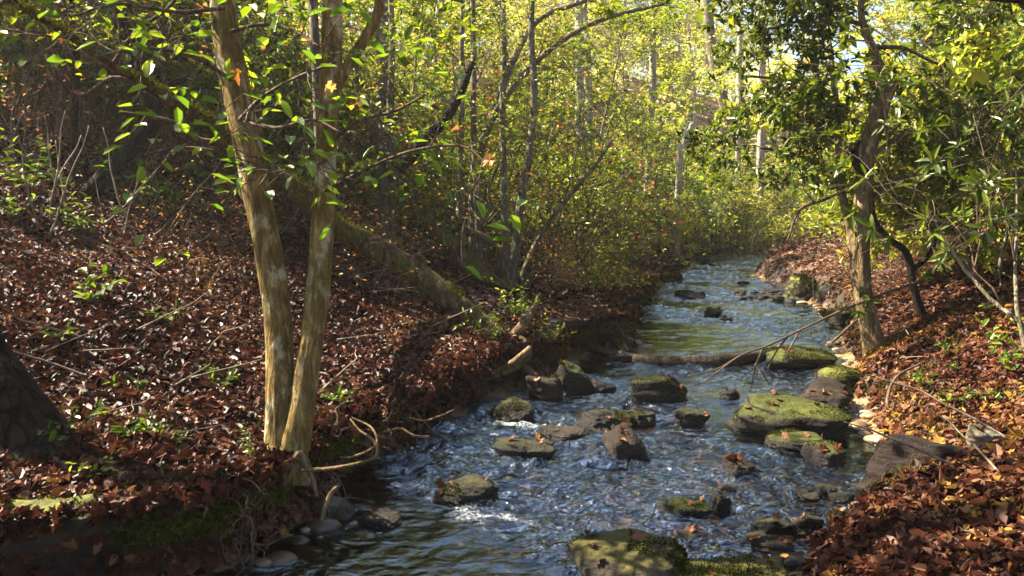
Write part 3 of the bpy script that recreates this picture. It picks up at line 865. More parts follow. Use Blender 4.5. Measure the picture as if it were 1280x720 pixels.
# C stream head
zone(['gold_s', 'laurel_m', 'gold_s'], 22, 850, 985, 31, 46, .9, 1.5, 'bright yellow green bush where the stream disappears', 'bushes at the stream head', 206, -3)
zone(['laurel', 'laurel_b'], 9, 800, 930, 25, 33, .9, 1.4, 'dark laurel bush overhanging the far water', 'laurels over the far water', 207, .1)
# D far side of the stream
zone(['laurel', 'laurel_m', 'laurel_m', 'gold_s'], 13, 1100, 1380, 9.5, 15, .9, 1.5, 'dark evergreen laurel shrub on the bank behind the leaning streamside tree', 'laurels behind the leaning tree', 208, 1.0)
zone(['laurel_m', 'sapling_b', 'gold_s'], 12, 1075, 1330, 15, 26, 1.0, 1.5, 'green shrub high on the sunny bank beyond the leaning tree', 'shrubs on the sunny bank', 209, 1.2)
# E brush
zone(['brush', 'bare'], 16, 640, 850, 12.5, 19, .8, 1.4, 'bare brown twiggy brush on the edge of the sunlit leaf bank', 'brush on the leaf bank', 210, .15)
zone(['bare', 'brush'], 22, 0, 480, 8.5, 13, .6, 1.1, 'thin bare twiggy bush on the leaf covered slope', 'twiggy bushes on the leaf slope', 211)
zone(['brush', 'bare'], 10, 1000, 1280, 9, 18, .6, 1.1, 'bare twiggy bush on the bank beyond the stream', 'twiggy bushes beyond the stream', 212, .3)
zone(['bare'], 7, 430, 850, 11, 16, 1.6, 2.4, 'tall thin bare stems rising among the green thicket', 'bare stems in the thicket', 213, .5)
zone(['bare'], 7, 0, 430, 10, 15, 1.5, 2.2, 'tall thin bare stems on the slope behind the crooked black tree', 'bare stems on the slope', 214, .5)
# far trees
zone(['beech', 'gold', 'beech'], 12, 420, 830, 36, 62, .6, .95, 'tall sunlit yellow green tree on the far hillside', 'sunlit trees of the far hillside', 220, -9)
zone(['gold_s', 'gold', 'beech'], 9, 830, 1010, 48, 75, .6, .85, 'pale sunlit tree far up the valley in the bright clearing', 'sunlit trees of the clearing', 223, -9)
zone(['beech_g', 'brown', 'beech'], 9, -80, 560, 24, 40, .6, .9, 'green forest tree on the hill behind the saplings', 'forest trees of the near hill', 221)
zone(['beech_g', 'beech', 'beech'], 11, 1040, 1400, 26, 42, .7, 1.1, 'green forest tree on the hill across the stream', 'forest trees across the stream', 222)
for k, o in proto.items():
    if k not in used:
        for c in list(o.children): bpy.data.objects.remove(c)
        bpy.data.objects.remove(o)

# the wood beyond the thicket: a mass of sunlit crowns on the far slopes
def woodland(name, n, px0, px1, d0, d1, h0, h1, r0, r1, per, mat, label, seed, ln, thin=None):
    g = R_(seed); Ps = []
    for k in range(n):
        d = d0 + (d1 - d0) * g.random(); px = g.uniform(px0, px1); x = (px - 640) / F * d
        if d < 38 and (float(Lx(d)) - .4 < x < float(Rx(d)) + .4 or 955 < px < 1090): continue
        gz = G(x, d)
        hh = g.uniform(h0, h1); rr = g.uniform(r0, r1)
        m = int(per * (thin(px) if thin else 1))
        for c in range(5):
            cc = np.array([x, d, gz + hh * .55]) + g.standard_normal(3) * np.array([rr * .5, rr * .5, hh * .28])
            v = unit(g.standard_normal((m, 3))) * (rr * .5 * g.random((m, 1)) ** .4) * np.array([1.2, 1.2, .55])
            Ps.append(cc + v)
    P = np.vstack(Ps); P = P[P[:, 2] > ground(P[:, 0], P[:, 1])]; m = len(P)
    A = g.standard_normal((m, 3)) * np.array([1, 1, .5]); N = g.standard_normal((m, 3)) * .5 + np.array([0, 0, 1])
    o = obj(name, leaf_mesh(name, P, A, N, ln * g.uniform(.6, 1.3, m), ln * .5 * g.uniform(.7, 1.2, m), g.random(m), mat))
    return tag(o, label, None, None, 'stuff')


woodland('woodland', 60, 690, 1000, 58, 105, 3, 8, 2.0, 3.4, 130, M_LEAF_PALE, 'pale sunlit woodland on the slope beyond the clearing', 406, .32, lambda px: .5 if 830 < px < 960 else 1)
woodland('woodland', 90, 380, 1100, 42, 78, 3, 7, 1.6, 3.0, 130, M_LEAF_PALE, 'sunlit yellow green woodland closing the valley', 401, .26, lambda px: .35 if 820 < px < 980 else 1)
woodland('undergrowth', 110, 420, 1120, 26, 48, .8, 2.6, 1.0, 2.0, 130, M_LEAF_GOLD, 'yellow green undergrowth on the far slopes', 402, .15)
woodland('undergrowth', 42, 500, 850, 14.5, 23, .8, 2.6, .8, 1.5, 120, M_LEAF_MID, 'green undergrowth of the thicket above the sunlit leaf bank', 405, .085)
woodland('undergrowth', 80, -150, 640, 15, 32, .8, 2.4, .9, 1.7, 110, M_LEAF_MID, 'green undergrowth on the upper slope', 403, .11)
woodland('undergrowth', 60, 1060, 1420, 14, 34, .8, 2.4, .9, 1.7, 110, M_LEAF_MID, 'green undergrowth on the bank across the stream', 404, .11)

# ------------------------------------------------------------------ trees drawn from the photograph


def trunk_path(spec, d=None, n=6):
    """spec: rows of (px, py, width px[, depth])"""
    P, W = [], []
    for row in spec:
        dd = row[3] if len(row) > 3 else d
        P.append(at(row[0], row[1], dd)); W.append(row[2] / F * dd / 2)
    return smooth_path(P, W, n)


def part_tube(name, root, path, mat, sides=20, knob=.08, seed=0):
    P, W = path
    base = np.array(root.location)
    return obj(name, tube_mesh(name, [(P - base, W)], mat, sides, knob, seed), root)


def twigs_from(g, path, n, L, r, cfg, span=(.2, 1.), upb=.1):
    out = {'paths': [], 'tips': []}
    P, W = path
    for k in range(n):
        t = span[0] + (span[1] - span[0]) * (k + g.random()) / n
        i = min(int(t * (len(P) - 1)), len(P) - 2)
        d = unit(P[i + 1] - P[i]); pr = rand_perp(d, g); pr[2] += upb
        grow(g, P[i], unit(pr + d * .5), L * g.uniform(.7, 1.3), r, 0, cfg, out)
    return out


SPRAY = dict(max=1, seg=[6, 4], wob=[.12, .16], trop=[.0, -.02], kids=[5], start=[.15], ang=[(35, 60)], ratio=[.5], tips=4, tipspan=.9, flatten=True)
CROWN = dict(max=2, seg=[6, 5, 4], wob=[.14, .18, .2], trop=[.06, .03, .05], kids=[5, 4], start=[.25, .2], ang=[(30, 65), (30, 65)], ratio=[.55, .55], tips=3, tipspan=.7)


def add_foliage(root, out, bark, leafmat, g, mode, n, ln, wd, spread=.03, bname='branchwork', fname='crown'):
    base = np.array(root.location)
    if out['paths']:
        b = obj(bname, tube_mesh(bname, [(p - base, r) for p, r, l in out['paths']], bark, 5), root)
    P, A, N, L, W, rn = leaves_at(g, out['tips'], mode, n, ln, wd, spread)
    obj(fname, leaf_mesh(fname, P - base, A, N, L, W, rn, leafmat), root)


def gspec(rows, lift=.0):
    """(px, py, width) rows lying on the ground"""
    o = []
    for (px, py, w) in rows:
        P, d = on_ground(px, py); o.append((px, py, w, d - lift))
    return o


# the twin trunk tree
g = R_(31)
b0 = at(356, 570, 4.5); b0[2] -= .1
t = thing('twin_trunk_tree', 'yellow brown tree with two lichen spotted trunks rising from the bank edge', 'tree', b0)
left = trunk_path([(356, 600, 58), (352, 566, 46), (350, 520, 37), (350, 460, 34), (348, 400, 33), (338, 330, 33), (318, 220, 33), (300, 130, 33), (284, 50, 33), (276, -40, 31), (270, -220, 26), (262, -500, 16)], 4.5, 10)
part_tube('trunk', t, left, M_BARK_TWIN, 48, .11, 1)
right = trunk_path([(360, 600, 50, 4.45), (368, 562, 36, 4.45), (378, 500, 31, 4.45), (391, 420, 29, 4.45), (401, 330, 28, 4.45), (407, 230, 26, 4.45), (412, 120, 26, 4.45), (416, 0, 25, 4.45), (420, -200, 20, 4.45), (430, -480, 12, 4.45)], 4.45, 10)
part_tube('trunk', t, right, M_BARK_TWIN, 44, .11, 2)
limb = trunk_path([(408, 150, 16), (425, 100, 15), (452, 55, 14), (470, 22, 13), (477, -20, 12), (480, -120, 9)], 4.45)
part_tube('limb', t, limb, M_BARK_TWIN, 16, .08, 3)
limb2 = trunk_path([(404, 260, 9, 4.6), (399, 180, 11, 4.7), (395, 80, 12, 4.75), (391, 0, 12, 4.8), (388, -90, 10, 4.8)], 4.45)
part_tube('limb', t, limb2, M_BARK_GREY, 14, .08, 4)
for i_, (sp, dd) in enumerate([([(345, 562, 16), (325, 590, 9), (300, 606, 6), (278, 628, 4)], 4.4), ([(372, 566, 14), (388, 590, 8), (396, 620, 4)], 4.35), ([(362, 580, 16), (352, 610, 8), (336, 640, 4)], 4.3)]):
    part_tube('root', t, trunk_path(sp, dd), M_ROOT, 12, .12, 5 + i_)
for i_, sp in enumerate([[(340, 552, 18), (322, 566, 11), (300, 572, 7), (276, 570, 4)], [(372, 556, 16), (394, 556, 10), (416, 548, 6), (436, 538, 4)], [(352, 545, 14), (330, 548, 8), (306, 545, 4)]]):
    part_tube('root', t, trunk_path(gspec(sp, .03), n=7), M_BARK_TWIN, 12, .2, 15 + i_)
out = {'paths': [], 'tips': []}
for src, n_ in ((left, 3), (right, 3), (limb, 2)):
    o_ = twigs_from(g, src, n_, 1.6, .012, CROWN, (.80, 1.) if src is not limb else (.6, 1.))
    out['paths'] += o_['paths']; out['tips'] += o_['tips']
add_foliage(t, out, M_TWIG, M_LEAF_MID, g, 'spray', 3, .09, .05, .04)
# the leafy sprays that hang before the trunks
out = {'paths': [], 'tips': []}
SPR = [[(300, 150, 7, 4.3), (330, 120, 5, 4.1), (375, 95, 4, 4.0), (420, 78, 3, 3.9)], [(300, 150, 6, 4.3), (345, 160, 5, 4.1), (390, 150, 4, 4.), (430, 168, 3, 3.9)],
       [(290, 100, 6, 4.4), (240, 70, 5, 4.3), (180, 60, 4, 4.2), (120, 70, 2, 4.1)], [(318, 215, 6, 4.4), (270, 190, 5, 4.2), (215, 185, 3, 4.1), (170, 200, 2, 4.)],
       [(405, 240, 6, 4.4), (450, 215, 4, 4.2), (510, 190, 4, 4.1), (575, 182, 3, 4.), (610, 205, 2, 3.9)], [(410, 180, 6, 4.4), (450, 150, 5, 4.3), (490, 140, 4, 4.2), (530, 120, 3, 4.1)],
       [(408, 200, 5, 4.3), (380, 210, 4, 4.2), (350, 200, 3, 4.1), (322, 235, 2, 4.)], [(285, 40, 6, 4.3), (330, 30, 5, 4.2), (370, 40, 4, 4.1), (400, 60, 3, 4.)],
       [(280, 10, 6, 4.3), (220, 15, 5, 4.1), (150, 5, 4, 3.9), (90, 20, 3, 3.8)]]
for sp in SPR:
    pth = trunk_path(sp, n=5); out['paths'].append((pth[0], np.maximum(pth[1], .003), 0))
    o_ = twigs_from(g, pth, 5, .34, .004, SPRAY, (.15, 1.), 0)
    for q, d_ in o_['tips'][::4]: out['tips'].append((q, d_))
    out['paths'] += o_['paths']
add_foliage(t, out, M_TWIG, M_LEAF_BRIGHT, g, 'spray', 1, .098, .046, .03, 'twig_spray', 'foliage')
dl = [(at(x_, y_, d_), None) for x_, y_, d_ in ((412, 108, 3.9), (330, 55, 4.1), (296, 92, 4.2), (455, 125, 4.1), (612, 200, 3.9), (575, 160, 4.))]
P = np.array([q for q, _ in dl]); base = b0
obj('dead_foliage', lobed_mesh('dead_foliage', P - base, g.standard_normal((6, 3)) * .5 + np.array([0, 0, -1]), g.standard_normal((6, 3)), np.full(6, .085), np.array([.9, .5, .3, .5, .7, .4]), np.full(6, .8), M_LEAF_BROWN, 6), t)

# the leaning mossy trunk
g = R_(32)
sp = [(650, 462, 18, 8.3), (640, 446, 28, 8.3), (622, 424, 34, 8.4), (600, 402, 34, 8.5), (570, 380, 33, 8.5), (530, 349, 31, 8.5), (480, 318, 30, 8.4), (425, 285, 28, 8.2), (380, 250, 27, 8.0), (335, 213, 26, 7.7), (290, 178, 24, 7.4), (250, 150, 20, 7.1), (215, 128, 15, 6.7), (178, 104, 11, 6.3), (140, 82, 9, 6.), (95, 52, 8, 5.7), (40, 18, 7, 5.4), (-30, -20, 5, 5.1)]
lp = trunk_path(sp, n=8)
t = thing('leaning_tree', 'long mossy trunk leaning across the slope from the root tangle at the bank', 'tree', lp[0][0])
lp = (lp[0], lp[1] * .90); leaning_trunk = part_tube('trunk', t, lp, M_BARK_MOSS, 36, .24, 11)
for i_, sp in enumerate([[(215, 128, 9, 6.7), (180, 108, 7, 6.5), (140, 98, 6, 6.4), (95, 118, 5, 6.3), (40, 60, 4, 6.1), (8, 45, 3, 6.)], [(290, 178, 10, 7.4), (250, 175, 7, 7.3), (215, 152, 5, 7.2), (150, 140, 4, 7.)], [(140, 82, 6, 6.), (170, 40, 5, 5.9), (210, 10, 4, 5.8), (240, -30, 3, 5.7)],
                            [(330, 205, 8, 7.7), (300, 240, 4, 7.5), (345, 290, 3, 7.4), (350, 318, 2, 7.4)]]):
    part_tube('branch', t, trunk_path(sp), M_TWIG, 8, .1, 20 + i_)
for i_, sp in enumerate([[(628, 430, 16, 8.3), (650, 425, 12, 8.2), (660, 445, 9, 8.1), (640, 462, 8, 8.0), (610, 472, 6, 7.9)], [(626, 432, 12, 8.3), (652, 408, 11, 8.3), (668, 384, 7, 8.4), (672, 372, 4, 8.4)],
                            [(615, 430, 16, 8.3), (640, 450, 11, 8.2), (668, 470, 9, 8.1), (655, 500, 6, 7.9), (640, 525, 4, 7.8)], [(600, 420, 16, 8.4), (580, 440, 10, 8.3), (590, 470, 6, 8.2), (596, 500, 4, 8.1)]]):
    part_tube('root', t, trunk_path(sp, n=7), M_ROOT, 12, .16, 30 + i_)
out = twigs_from(g, lp, 7, .8, .008, SPRAY, (.55, 1.), .2)
out['tips'] = out['tips'][::2]
add_foliage(t, out, M_TWIG, M_LEAF_MID, g, 'spray', 2, .085, .045, .04)

# the crooked black tree
lp = trunk_path([(70, 322, 26, 9.2), (92, 270, 22, 9.2), (112, 240, 22, 9.2), (150, 200, 24, 9.3), (190, 157, 22, 9.4), (192, 135, 20, 9.4), (180, 105, 18, 9.4), (162, 72, 18, 9.4), (150, 35, 18, 9.4), (153, 0, 17, 9.4), (160, -60, 14, 9.4), (150, -200, 9, 9.4)], n=6)
t = thing('crooked_tree', 'black crooked tree bent in a zigzag on the shaded slope', 'tree', lp[0][0])
lp = (lp[0], lp[1] * .82); part_tube('trunk', t, lp, M_BARK_DARK, 24, .16, 41)
lp2 = trunk_path([(190, 140, 14, 9.4), (200, 118, 11, 9.5), (212, 108, 9, 9.5), (235, 95, 7, 9.6)], n=6)
part_tube('limb', t, lp2, M_BARK_DARK, 12, .1, 42)
lp3 = trunk_path([(166, 78, 8, 9.4), (164, 45, 6, 9.3), (150, 15, 5, 9.2), (120, -20, 4, 9.1)], n=6)
part_tube('limb', t, lp3, M_BARK_DARK, 10, .1, 43)
out = twigs_from(R_(33), lp, 6, 1.5, .01, CROWN, (.8, 1.), .1)
add_foliage(t, out, M_TWIG, M_LEAF_DARK, R_(34), 'spray', 3, .09, .045, .04)

# slim trunks: (label, spec, material)
SLIM = [
    ('thin dark stem standing straight beside the crooked black tree', 'slim_tree', [(95, 238, 10, 9.6), (93, 160, 9, 9.6), (94, 80, 9, 9.6), (88, 0, 8, 9.6), (84, -90, 6, 9.6)], M_BARK_DARK),
    ('short pale leaning stick snag on the shaded slope above the leaf bank', 'snag', [(24, 150, 7, 11), (34, 120, 6, 11), (46, 92, 5, 11)], M_STALK),
    ('pale barked trunk with peeling lower bark behind the twin trunk tree', 'slim_tree', [(484, 335, 20, 12), (482, 250, 18, 12), (480, 150, 18, 12), (478, 60, 17, 12), (474, -60, 15, 12), (470, -200, 10, 12)], M_BARK_GREY),
    ('slim trunk close against the peeling trunk, ending in a fork', 'slim_tree', [(492, 330, 10, 11.4), (489, 240, 9, 11.4), (487, 150, 9, 11.4), (490, 60, 8, 11.4), (486, -80, 6, 11.4)], M_BARK_GREY),
    ('second mossy leaning trunk behind the long leaning trunk', 'leaning_tree', [(640, 372, 26, 11), (606, 350, 26, 11), (570, 315, 25, 11), (535, 275, 22, 11), (505, 235, 18, 11), (478, 190, 15, 11), (455, 130, 12, 11), (440, 60, 10, 11)], M_BARK_MOSS),
    ('black fallen limb slanting upward behind the peeling trunk', 'fallen_limb', [(498, 212, 15, 10.6), (530, 176, 15, 10.6), (556, 150, 13, 10.6), (578, 110, 11, 10.6), (590, 78, 8, 10.6)], M_BARK_DARK),
    ('low arching mossy stem bending to the ground beside the second leaning trunk', 'arching_sapling', [(628, 345, 14, 11.3), (624, 318, 13, 11.3), (606, 298, 12, 11.3), (580, 286, 10, 11.3), (558, 265, 8, 11.3)], M_BARK_MOSS),
    ('straight thin stem rising from the middle of the stem clump', 'slim_tree', [(634, 345, 11, 12), (630, 250, 9, 12), (628, 150, 8, 12), (630, 60, 7, 12), (628, -80, 5, 12)], M_BARK_GREY),
    ('curved stem of the clump bending outward then straight up', 'slim_tree', [(641, 345, 12, 12.1), (650, 260, 10, 12.1), (662, 190, 9, 12.1), (668, 110, 8, 12.1), (664, 40, 8, 12.1), (668, -80, 6, 12.1)], M_BARK_GREY),
    ('pair stem nearest the peeling trunk in the thin stem clump', 'slim_tree', [(577, 335, 8, 11.6), (574, 240, 8, 11.6), (577, 150, 7, 11.6), (577, 60, 6, 11.6), (580, -60, 5, 11.6)], M_BARK_GREY),
    ('thin stem crossing behind the clump with a slight kink', 'slim_tree', [(600, 335, 8, 11.9), (596, 240, 8, 11.9), (592, 160, 8, 11.9), (592, 70, 7, 11.9), (590, -60, 5, 11.9)], M_BARK_GREY),
    ('long arching stem curving over from the thin stem clump', 'arching_tree', [(590, 330, 10, 12.4), (592, 215, 10, 12.4), (610, 160, 9, 12.4), (640, 110, 8, 12.4), (690, 60, 7, 12.3), (750, 25, 6, 12.2), (830, 5, 4, 12)], M_BARK_GREY),
    ('second arching stem sweeping lower across the bright thicket', 'arching_tree', [(588, 335, 9, 12.8), (600, 205, 9, 12.8), (632, 100, 8, 12.7), (670, 28, 7, 12.6), (720, 5, 6, 12.5), (790, -20, 4, 12.4)], M_BARK_GREY),
    ('thin branchy stem slanting through the thicket beside the curved stem', 'slim_tree', [(655, 340, 8, 12.6), (672, 300, 7, 12.6), (700, 260, 6, 12.6), (745, 205, 5, 12.5), (765, 175, 4, 12.5)], M_BARK_GREY),
    ('white sunlit trunk in the thicket, taller of the close pale pair', 'pale_tree', [(726, 275, 11, 24), (726, 200, 11, 24), (724, 100, 11, 24), (724, 0, 10, 24), (722, -100, 8, 24)], M_BARK_PALE),
    ('thinner white trunk next to the tall white trunk in the thicket', 'pale_tree', [(738, 270, 9, 25), (736, 180, 9, 25), (736, 90, 8, 25), (730, 0, 7, 25), (724, -80, 6, 25)], M_BARK_PALE),
    ('slim pale trunk in the thicket halfway to the bright clearing', 'pale_tree', [(808, 250, 9, 26), (812, 180, 9, 26), (816, 100, 8, 26), (816, 0, 8, 26), (818, -90, 6, 26)], M_BARK_PALE),
    ('grey trunk leaning in front of the brightest clearing', 'pale_tree', [(912, 150, 14, 34), (900, 110, 14, 34), (890, 60, 13, 34), (884, 0, 12, 34), (880, -90, 10, 34)], M_BARK_GREY),
    ('straight thin trunk in the bright clearing beyond the grey trunk', 'pale_tree', [(924, 160, 7, 38), (924, 80, 7, 38), (926, 0, 6, 38), (926, -80, 5, 38)], M_BARK_PALE),
    ('pale straight trunk at the clearing edge beside the laurel crown', 'pale_tree', [(952, 165, 10, 36), (952, 90, 10, 36), (950, 20, 9, 36), (950, -80, 7, 36)], M_BARK_PALE),
    ('pale leaning trunk high on the hill under the blue sky gap', 'pale_tree', [(520, 110, 10, 22), (540, 50, 9, 22), (556, -20, 8, 22)], M_BARK_PALE),
    ('slim pale trunk on the hill near the blue sky gap', 'pale_tree', [(512, 130, 6, 23), (502, 60, 6, 23), (496, -30, 5, 23)], M_BARK_PALE),
    ('short broken pale snag leaning in the thicket near the pale pair', 'snag', [(850, 190, 9, 24), (856, 175, 9, 24), (866, 155, 7, 24)], M_BARK_PALE),
]
for k, (lab, nm, sp, m) in enumerate(SLIM):
    # foot goes down to the ground
    f = at(*sp[0][:2], sp[0][3]); gz = G(f[0], f[1])
    lp = trunk_path(sp, n=5)
    P, W = lp
    if m is M_BARK_PALE or 'slim' in nm:
        if P[0][2] > gz:
            P = np.vstack([[P[0][0] - .05, P[0][1], gz - .1], P]); W = np.concatenate([[W[0] * 1.15], W])
    t = thing(nm, lab, 'tree' if 'tree' in nm else 'dead wood' if nm in ('snag', 'fallen_limb') else 'stem', P[0])
    part_tube('trunk' if 'tree' in nm else 'stem', t, (P, W), m, 14, .09, 60 + k)
    gg = R_(300 + k)
    if nm not in ('snag', 'fallen_limb'):
        out = twigs_from(gg, (P, W), 7 if sp[0][3] < 20 else 5, 1.3 if sp[0][3] < 20 else 2.2, .008, CROWN, (.3, 1.), .05)
        out['tips'] = out['tips'][::2]
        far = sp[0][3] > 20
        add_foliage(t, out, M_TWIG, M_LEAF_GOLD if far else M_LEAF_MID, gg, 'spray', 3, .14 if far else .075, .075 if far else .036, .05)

# the leaning streamside tree with its broken top
g = R_(35)
lp = trunk_path([(1100, 452, 44, 8.5), (1094, 436, 32, 8.5), (1084, 400, 27, 8.5), (1076, 350, 26, 8.5), (1074, 300, 27, 8.5), (1079, 250, 26, 8.5), (1083, 200, 24, 8.5), (1092, 160, 24, 8.5), (1102, 125, 23, 8.5), (1110, 104, 25, 8.5), (1116, 98, 18, 8.5)], n=8)
t = thing('streamside_tree', 'tan crooked tree with a broken stub top at the water edge', 'tree', lp[0][0])
lp = (lp[0], lp[1] * .88); part_tube('trunk', t, lp, M_BARK_TAN, 32, .15, 81)
up = trunk_path([(1104, 116, 14, 8.5), (1100, 90, 12, 8.5), (1092, 62, 10, 8.5), (1082, 40, 9, 8.5), (1076, 10, 8, 8.5), (1078, -60, 6, 8.5), (1070, -160, 4, 8.5)], n=6)
part_tube('limb', t, up, M_BARK_TAN, 14, .1, 82)
l2 = trunk_path([(1068, 320, 12, 8.5), (1060, 275, 11, 8.6), (1050, 230, 10, 8.7), (1048, 180, 9, 8.8), (1044, 120, 8, 8.9), (1036, 50, 6, 9.)], n=6)
part_tube('limb', t, l2, M_BARK_TAN, 12, .1, 83)
stub = trunk_path([(1082, 215, 14, 8.4), (1072, 205, 12, 8.3), (1068, 190, 9, 8.25), (1072, 176, 6, 8.2)], n=5)
part_tube('stub', t, stub, M_BARK_DARK, 12, .12, 84)
SIDE = [[(1050, 220, 6, 8.7), (1020, 205, 5, 8.6), (985, 190, 4, 8.5), (950, 185, 3, 8.4)], [(1046, 150, 6, 8.8), (1010, 120, 5, 8.7), (970, 100, 4, 8.6), (935, 95, 3, 8.5)], [(1078, 30, 6, 8.5), (1030, 20, 5, 8.4), (985, 30, 4, 8.3), (945, 40, 3, 8.2)],
        [(1090, 60, 6, 8.5), (1130, 60, 5, 8.4), (1175, 80, 4, 8.3), (1210, 70, 3, 8.2)], [(1084, 200, 6, 8.5), (1125, 170, 5, 8.4), (1165, 165, 4, 8.3), (1200, 180, 3, 8.2)], [(1076, 270, 6, 8.5), (1105, 235, 5, 8.4), (1140, 220, 4, 8.3), (1180, 235, 3, 8.2)],
        [(1052, 240, 5, 8.6), (1030, 250, 4, 8.4), (1000, 262, 4, 8.3), (985, 300, 3, 8.2)]]
out = {'paths': [], 'tips': []}
for sp in SIDE:
    pth = trunk_path(sp, n=5); out['paths'].append((pth[0], pth[1], 0))
    o_ = twigs_from(g, pth, 7, .75, .006, CROWN, (.2, 1.), .15)
    out['paths'] += o_['paths']; out['tips'] += o_['tips'][::2]
for src in (up, l2):
    o_ = twigs_from(g, src, 7, .9, .008, CROWN, (.35, 1.), .1)
    out['paths'] += o_['paths']; out['tips'] += o_['tips'][::2]
def pix(q):
    v = (q[1] * CP - (q[2] - CAMZ) * SP); return 640 + F * q[0] / v, 360 - F * ((q[2] - CAMZ) * CP + q[1] * SP) / v


out['tips'] = [(q, d_) for q, d_ in out['tips'] if not (pix(q)[0] < 1062 and pix(q)[1] > 232)]
out['tips'] = [(q, d_) for q, d_ in out['tips'] if not (q[1] < 8.7 and np.min(np.hypot(lp[0][:, 0] - q[0], lp[0][:, 2] - q[2])) < .26)]
add_foliage(t, out, M_TWIG, M_LEAF_DARK, g, 'rosette', 8, .082, .036)

# dark crooked shrub next to it
lp = trunk_path([(1156, 402, 12, 8.9), (1146, 375, 10, 8.9), (1140, 345, 9, 8.9), (1132, 315, 8, 8.9), (1110, 298, 9, 8.9), (1094, 278, 7, 8.9), (1090, 250, 5, 8.9)], n=6)
t = thing('crooked_shrub', 'dark crooked shrub stem curving towards the streamside tree', 'shrub', lp[0][0])
part_tube('stem', t, lp, M_BARK_DARK, 12, .12, 85)
l2 = trunk_path([(1138, 340, 7, 8.9), (1160, 320, 6, 8.9), (1172, 290, 5, 8.9), (1176, 260, 3, 8.9)], n=6)
part_tube('stem', t, l2, M_BARK_DARK, 8, .1, 86)
out = twigs_from(g, lp, 5, .6, .006, CROWN, (.5, 1.), .2); o_ = twigs_from(g, l2, 4, .6, .005, CROWN, (.4, 1.), .2)
out['paths'] += o_['paths']; out['tips'] = (out['tips'] + o_['tips'])[::2]
add_foliage(t, out, M_TWIG, M_LEAF_MID, g, 'rosette', 5, .09, .036, fname='foliage')

# big rhododendron at the edge of the frame, close
g = R_(36)
P0, _ = on_ground(1330, 330, 4, 12)
t = thing('rhododendron', 'tall rhododendron with drooping leaf whorls at the near end of the far bank', 'shrub', (3.9, 5.9, G(3.9, 5.9)))
out = {'paths': [], 'tips': []}
for (p, d, L, r) in fan(5, 2.1, .02, 44, .7): grow(g, np.array(p) + np.array(t.location), d, L, r, 0, LAUREL, out)
for p_, r_, l_ in [q for q in out['paths'] if q[2] == 0]: part_tube('stem', t, (p_, r_), M_BARK_GREY, 8, .08, 3)
out['paths'] = [q for q in out['paths'] if q[2] > 0]
out['tips'] = out['tips'][::3]
add_foliage(t, out, M_TWIG, M_LEAF_DARK, g, 'rosette', 8, .12, .036, fname='foliage')

# small green saplings
g = R_(37)


def seedling(label, px, py, size, n, mat, ln, name='seedling', cat='plant', group=None, dd=None):
    P, d = on_ground(px, py) if dd is None else (at(px, py, dd), dd)
    t = thing(name, label, cat, P, group=group)
    out = {'paths': [], 'tips': []}
    for k in range(n):
        a = g.uniform(0, 6.28)
        grow(g, P, (math.cos(a) * .6, math.sin(a) * .6, 1), size * g.uniform(.6, 1.1), .003, 0, dict(max=0, seg=[5], wob=[.2], trop=[-.03], tips=5, tipspan=.8), out)
    base = P
    obj('stem', tube_mesh('stem', [(p - base, r) for p, r, l in out['paths']], M_TWIG, 4), t)
    Pp, A, N, L, W, rn = leaves_at(g, out['tips'], 'spray', 2, ln, ln * .5, .02)
    obj('foliage', leaf_mesh('foliage', Pp - base, A, N, L, W, rn, mat), t)
    return t


seedling('green leafy sapling drooping over the leaf litter near the frame edge', 1262, 470, .7, 6, M_LEAF_BRIGHT, .075)
seedling('little plant with broad green leaves under the crooked black tree', 110, 385, .35, 4, M_LEAF_BRIGHT, .10)
seedling('pale green seedling in sun between the boulder and the bare roots', 118, 605, .22, 4, M_LEAF_GOLD, .04)
seedling('green seedling at the foot of the twin trunk tree', 318, 585, .22, 4, M_LEAF_BRIGHT, .04)
seedling('tiny seedling with paired leaves in front of the long mossy slab', 1108, 560, .12, 2, M_LEAF_BRIGHT, .04)
seedling('leafy green tuft growing among the twisted roots', 648, 398, .5, 12, M_LEAF_MID, .055, dd=8.3)
seedling('low leafy tuft hiding the foot of the long leaning trunk', 612, 432, .4, 12, M_LEAF_DARK, .055, dd=8.1)
seedling('leafy tuft sprouting on the bank beside the leaning mossy slab', 682, 432, .35, 9, M_LEAF_MID, .05, dd=8.4)
sd = seedling('small green seedling sprouting through the leaf litter', 270, 470, .14, 3, M_LEAF_DARK, .04, group='seedlings in the leaf litter')
for k in range(24):
    px, py = (g.uniform(60, 620), g.uniform(400, 560)) if k < 14 else (g.uniform(1120, 1280), g.uniform(400, 560))
    P, d = on_ground(px, py)
    if P[2] < .15: continue
    dup(sd, P, g.uniform(0, 6), g.uniform(.6, 1.6))
sd = seedling('low laurel sprout with pale leaves on the brushy slope', 200, 245, .5, 7, M_LEAF_DARK, .07, 'sprout', 'plant', 'laurel sprouts on the slope')
for k in range(30):
    px, py = g.uniform(0, 560), g.uniform(190, 300)
    P, d = on_ground(px, py)
    dup(sd, P, g.uniform(0, 6), g.uniform(.7, 1.5))

